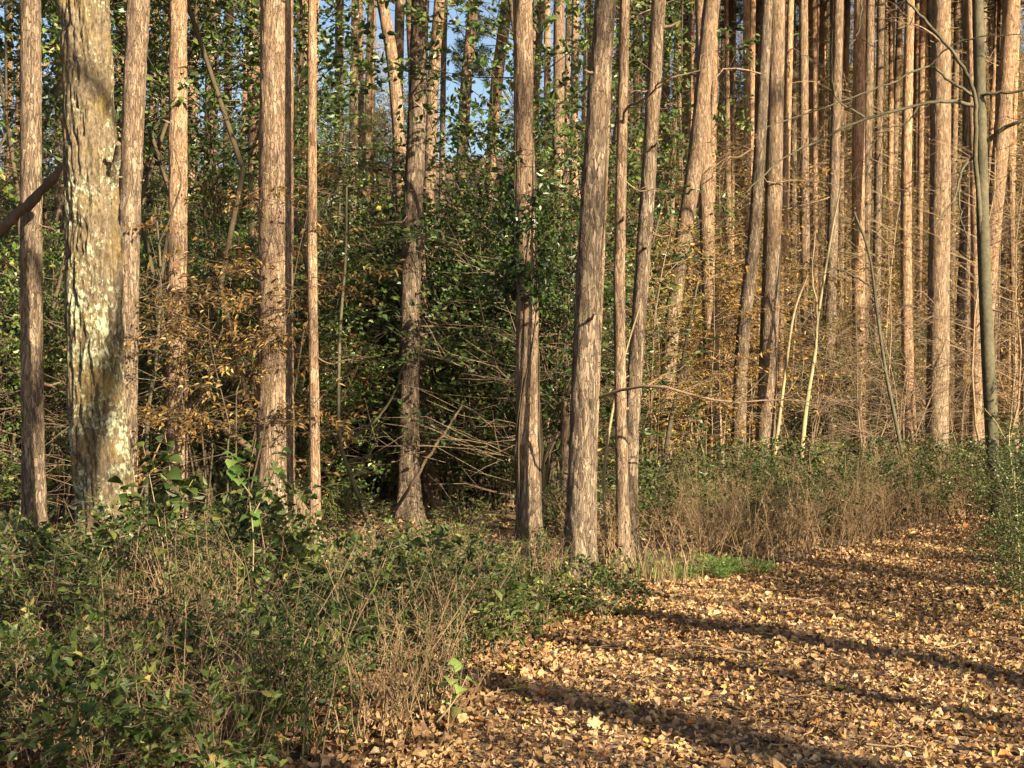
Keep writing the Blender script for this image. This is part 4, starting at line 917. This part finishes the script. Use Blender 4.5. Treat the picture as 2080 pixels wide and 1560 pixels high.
leafy([[(150, 1340), (160, 1180), (120, 1080)], [(155, 1250), (210, 1110), (230, 1050)], [(155, 1200), (90, 1150), (60, 1100)]], 'sapling with dusky leaves beside the slim pinkish pine', 'lowgreen', .085, 17, 5, dist=7.9)
leafy([[(660, 1400), (670, 1260), (655, 1180)], [(665, 1300), (700, 1220), (690, 1150)]], 'short sapling with green oval leaves in the dry weeds', 'lowgreen', .065, 13, 6, dist=8.0)
leafy([[(2075, 1110), (2060, 960), (2030, 870), (2000, 830)], [(2066, 1030), (2050, 900), (2056, 840)]], 'sapling with broad shaded leaves reaching across the smooth dark sapling', 'lowgreen', .06, 11, 7, dist=9.6)

# pine boughs showing against the sky
for k, (px, py, d, L, rz) in enumerate(((1028, 95, 31.5, .9, 2.9), (1022, 150, 31.5, .8, 3.3), (1026, 60, 31.5, .7, 3.0))):
    b, nd = pine_bough_mesh(k, L * 1.3); o = thing('pine_bough', 'dark needled pine bough hanging against the blue sky gap', 'branch', at(px, py, d), rz, 1, 'boughs against the sky gap'); link('bough_stem', b, o); link('needles', nd, o)

# low ground cover nobody could count
r = rng(31); n = 26000
x = r.uniform(-12, 12, n); y = 5 + 25 * r.uniform(0, 1, n) ** 1.2
k = (np.abs(x) < 1.2 + .5 * y) & ~inside_path(x, y, .1) & (vnoise(x * .8, y * .8) + r.normal(0, .3, n) > -.1)
x, y = x[k], y[k]; n = len(x); mb = MB()
add_leaves(mb, np.stack([x, y, gz(x, y) + r.uniform(.0, .22, n)], -1), np.column_stack([r.normal(0, 1, (n, 2)), r.normal(.1, .3, n)]), nrm(r.normal(0, .4, (n, 3)) + [0, 0, 1]), r.uniform(.03, .065, n), r.uniform(.02, .038, n), r.uniform(0, 1, n))
o = link('undergrowth', mb.mesh('undergrowth', M['lowgreen'])); o['kind'] = 'stuff'; o['label'] = 'low green ground cover between the pine feet'; o['category'] = 'ground cover'

# ------------------------------------------------------------------ trees behind the camera whose shadows fall into view
def sun_frame(s, a): return s * 0.758 + a * 0.652, s * 0.652 - a * 0.758
r = rng(41)
x, y = sun_frame(6.8, 2.0); o = thing('short_shade_pine', 'unseen leaning pine trunk behind the viewpoint, kept short to shade the path', 'shade trunk', (x, y, float(gz(x, y))))  # added trunk, cut short so its shadow bands the path but spares the thick pine
link('trunk', trunk_mesh('trunk', resample(np.array([[0, 0, 0], [.03, .02, 2.5], [.1, .06, 5.2]]), 12), np.linspace(.17, .12, 12), 16, .3, M['pine'], 6, .006, 3), o)
for k, (s, a, rad) in enumerate(((5.90, 2.5, .11), (4.68, 6.0, .19), (10.2, 11.0, .12), (13.0, 12.0, .14), (17.0, 14, .14), (3.2, 8.0, .2), (2.0, 7.0, .16))):
    x, y = sun_frame(s, a)
    P = np.array([[0, 0, 0], [r.normal(0, .1), r.normal(0, .1), 7], [r.normal(0, .3), r.normal(0, .3), 19]])
    if k == 0: P = resample(np.array([[0, 0, 0], [.02, 0, 3], [.05, 0, 5.4]]), 7)  # unseen stem without a top, so its shadow stays off the trunks beyond
    if k == 1: P = np.array([[0.758 * u, 0.652 * u, z] for u, z in ((0, 0), (0, 5.5), (-.42, 7.4), (.08, 9.4), (.3, 10.5), (-.9, 12.5), (-1.2, 19))])  # stem bent to lay a slanting shadow across the lichen-covered trunk
    o = thing('pine_tree', 'pine standing along the path behind the viewpoint', 'pine tree', (x, y, float(gz(x, y))), 0, 1, 'pines behind the viewpoint')
    Ps = resample(P, 20); link('trunk', trunk_mesh('trunk', Ps, np.linspace(rad, .05, 20), 16, .5, M['pine'], 20, .004, k), o)
    for q in range(6):
        aa = r.uniform(0, 6.28); link('dead_branch', DEAD[2 + int(r.integers(5))], o, (0, 0, r.uniform(1.5, 4.8 if k == 0 else 5.4 if k == 1 else 10)), (0, .1, aa), 1.2)
    if k == 0: o['label'] = 'unseen pine behind the viewpoint, kept short to shade the path'; del o['group']; continue
    c = link('crown', CROWNS[k % 4][1], o, (Ps[-6, 0], Ps[-6, 1], 13.5), (0, 0, r.uniform(0, 6)), .9); link('crown_branches', CROWNS[k % 4][0], c)
for s, a, sc in ((2.9, 7.0, 1.05), (1.1, 6.5, 1.05), (-.8, 7, 1.1), (3.3, 9.5, 1.2)):
    x, y = sun_frame(s, a)
    put(GTREE, 'shade_tree', 'small leafy tree shading the tangle from behind the viewpoint', 'tree', 'leafy trees behind the viewpoint', x, y, sc, r, parts=('trunk', 'crown'))
for s, a, sc in ((6.8, 2.0, .72), (7.9, 4.5, .6), (8.6, 24.0, 1.5), (14.2, 19.0, 1.4)):
    x, y = sun_frame(s, a)
    put(BARETREE, 'shade_tree', 'nearly bare young tree behind the viewpoint', 'tree', 'bare trees behind the viewpoint', x, y, sc, r, parts=('trunk', 'crown'))
for k, (s, a) in enumerate(((7.5, 17.5), (9.8, 18.5), (12.0, 24.0))):
    x, y = sun_frame(s, a); o = thing('pine_tree', 'tall pine among the bare trees behind the viewpoint', 'pine tree', (x, y, float(gz(x, y))), 0, 1, 'tall pines behind the viewpoint')
    Ps = resample(np.array([[0, 0, 0], [.1, .1, 7], [r.normal(0, .3), r.normal(0, .3), 18]]), 20); link('trunk', trunk_mesh('trunk', Ps, np.linspace(.15, .05, 20), 14, .5, M['pine'], 20, .004, k), o)
    c = link('crown', CROWNS[k % 4][1], o, (Ps[-6, 0], Ps[-6, 1], 10.5 + r.uniform(0, 3)), (0, 0, r.uniform(0, 6)), .9); link('crown_branches', CROWNS[k % 4][0], c)
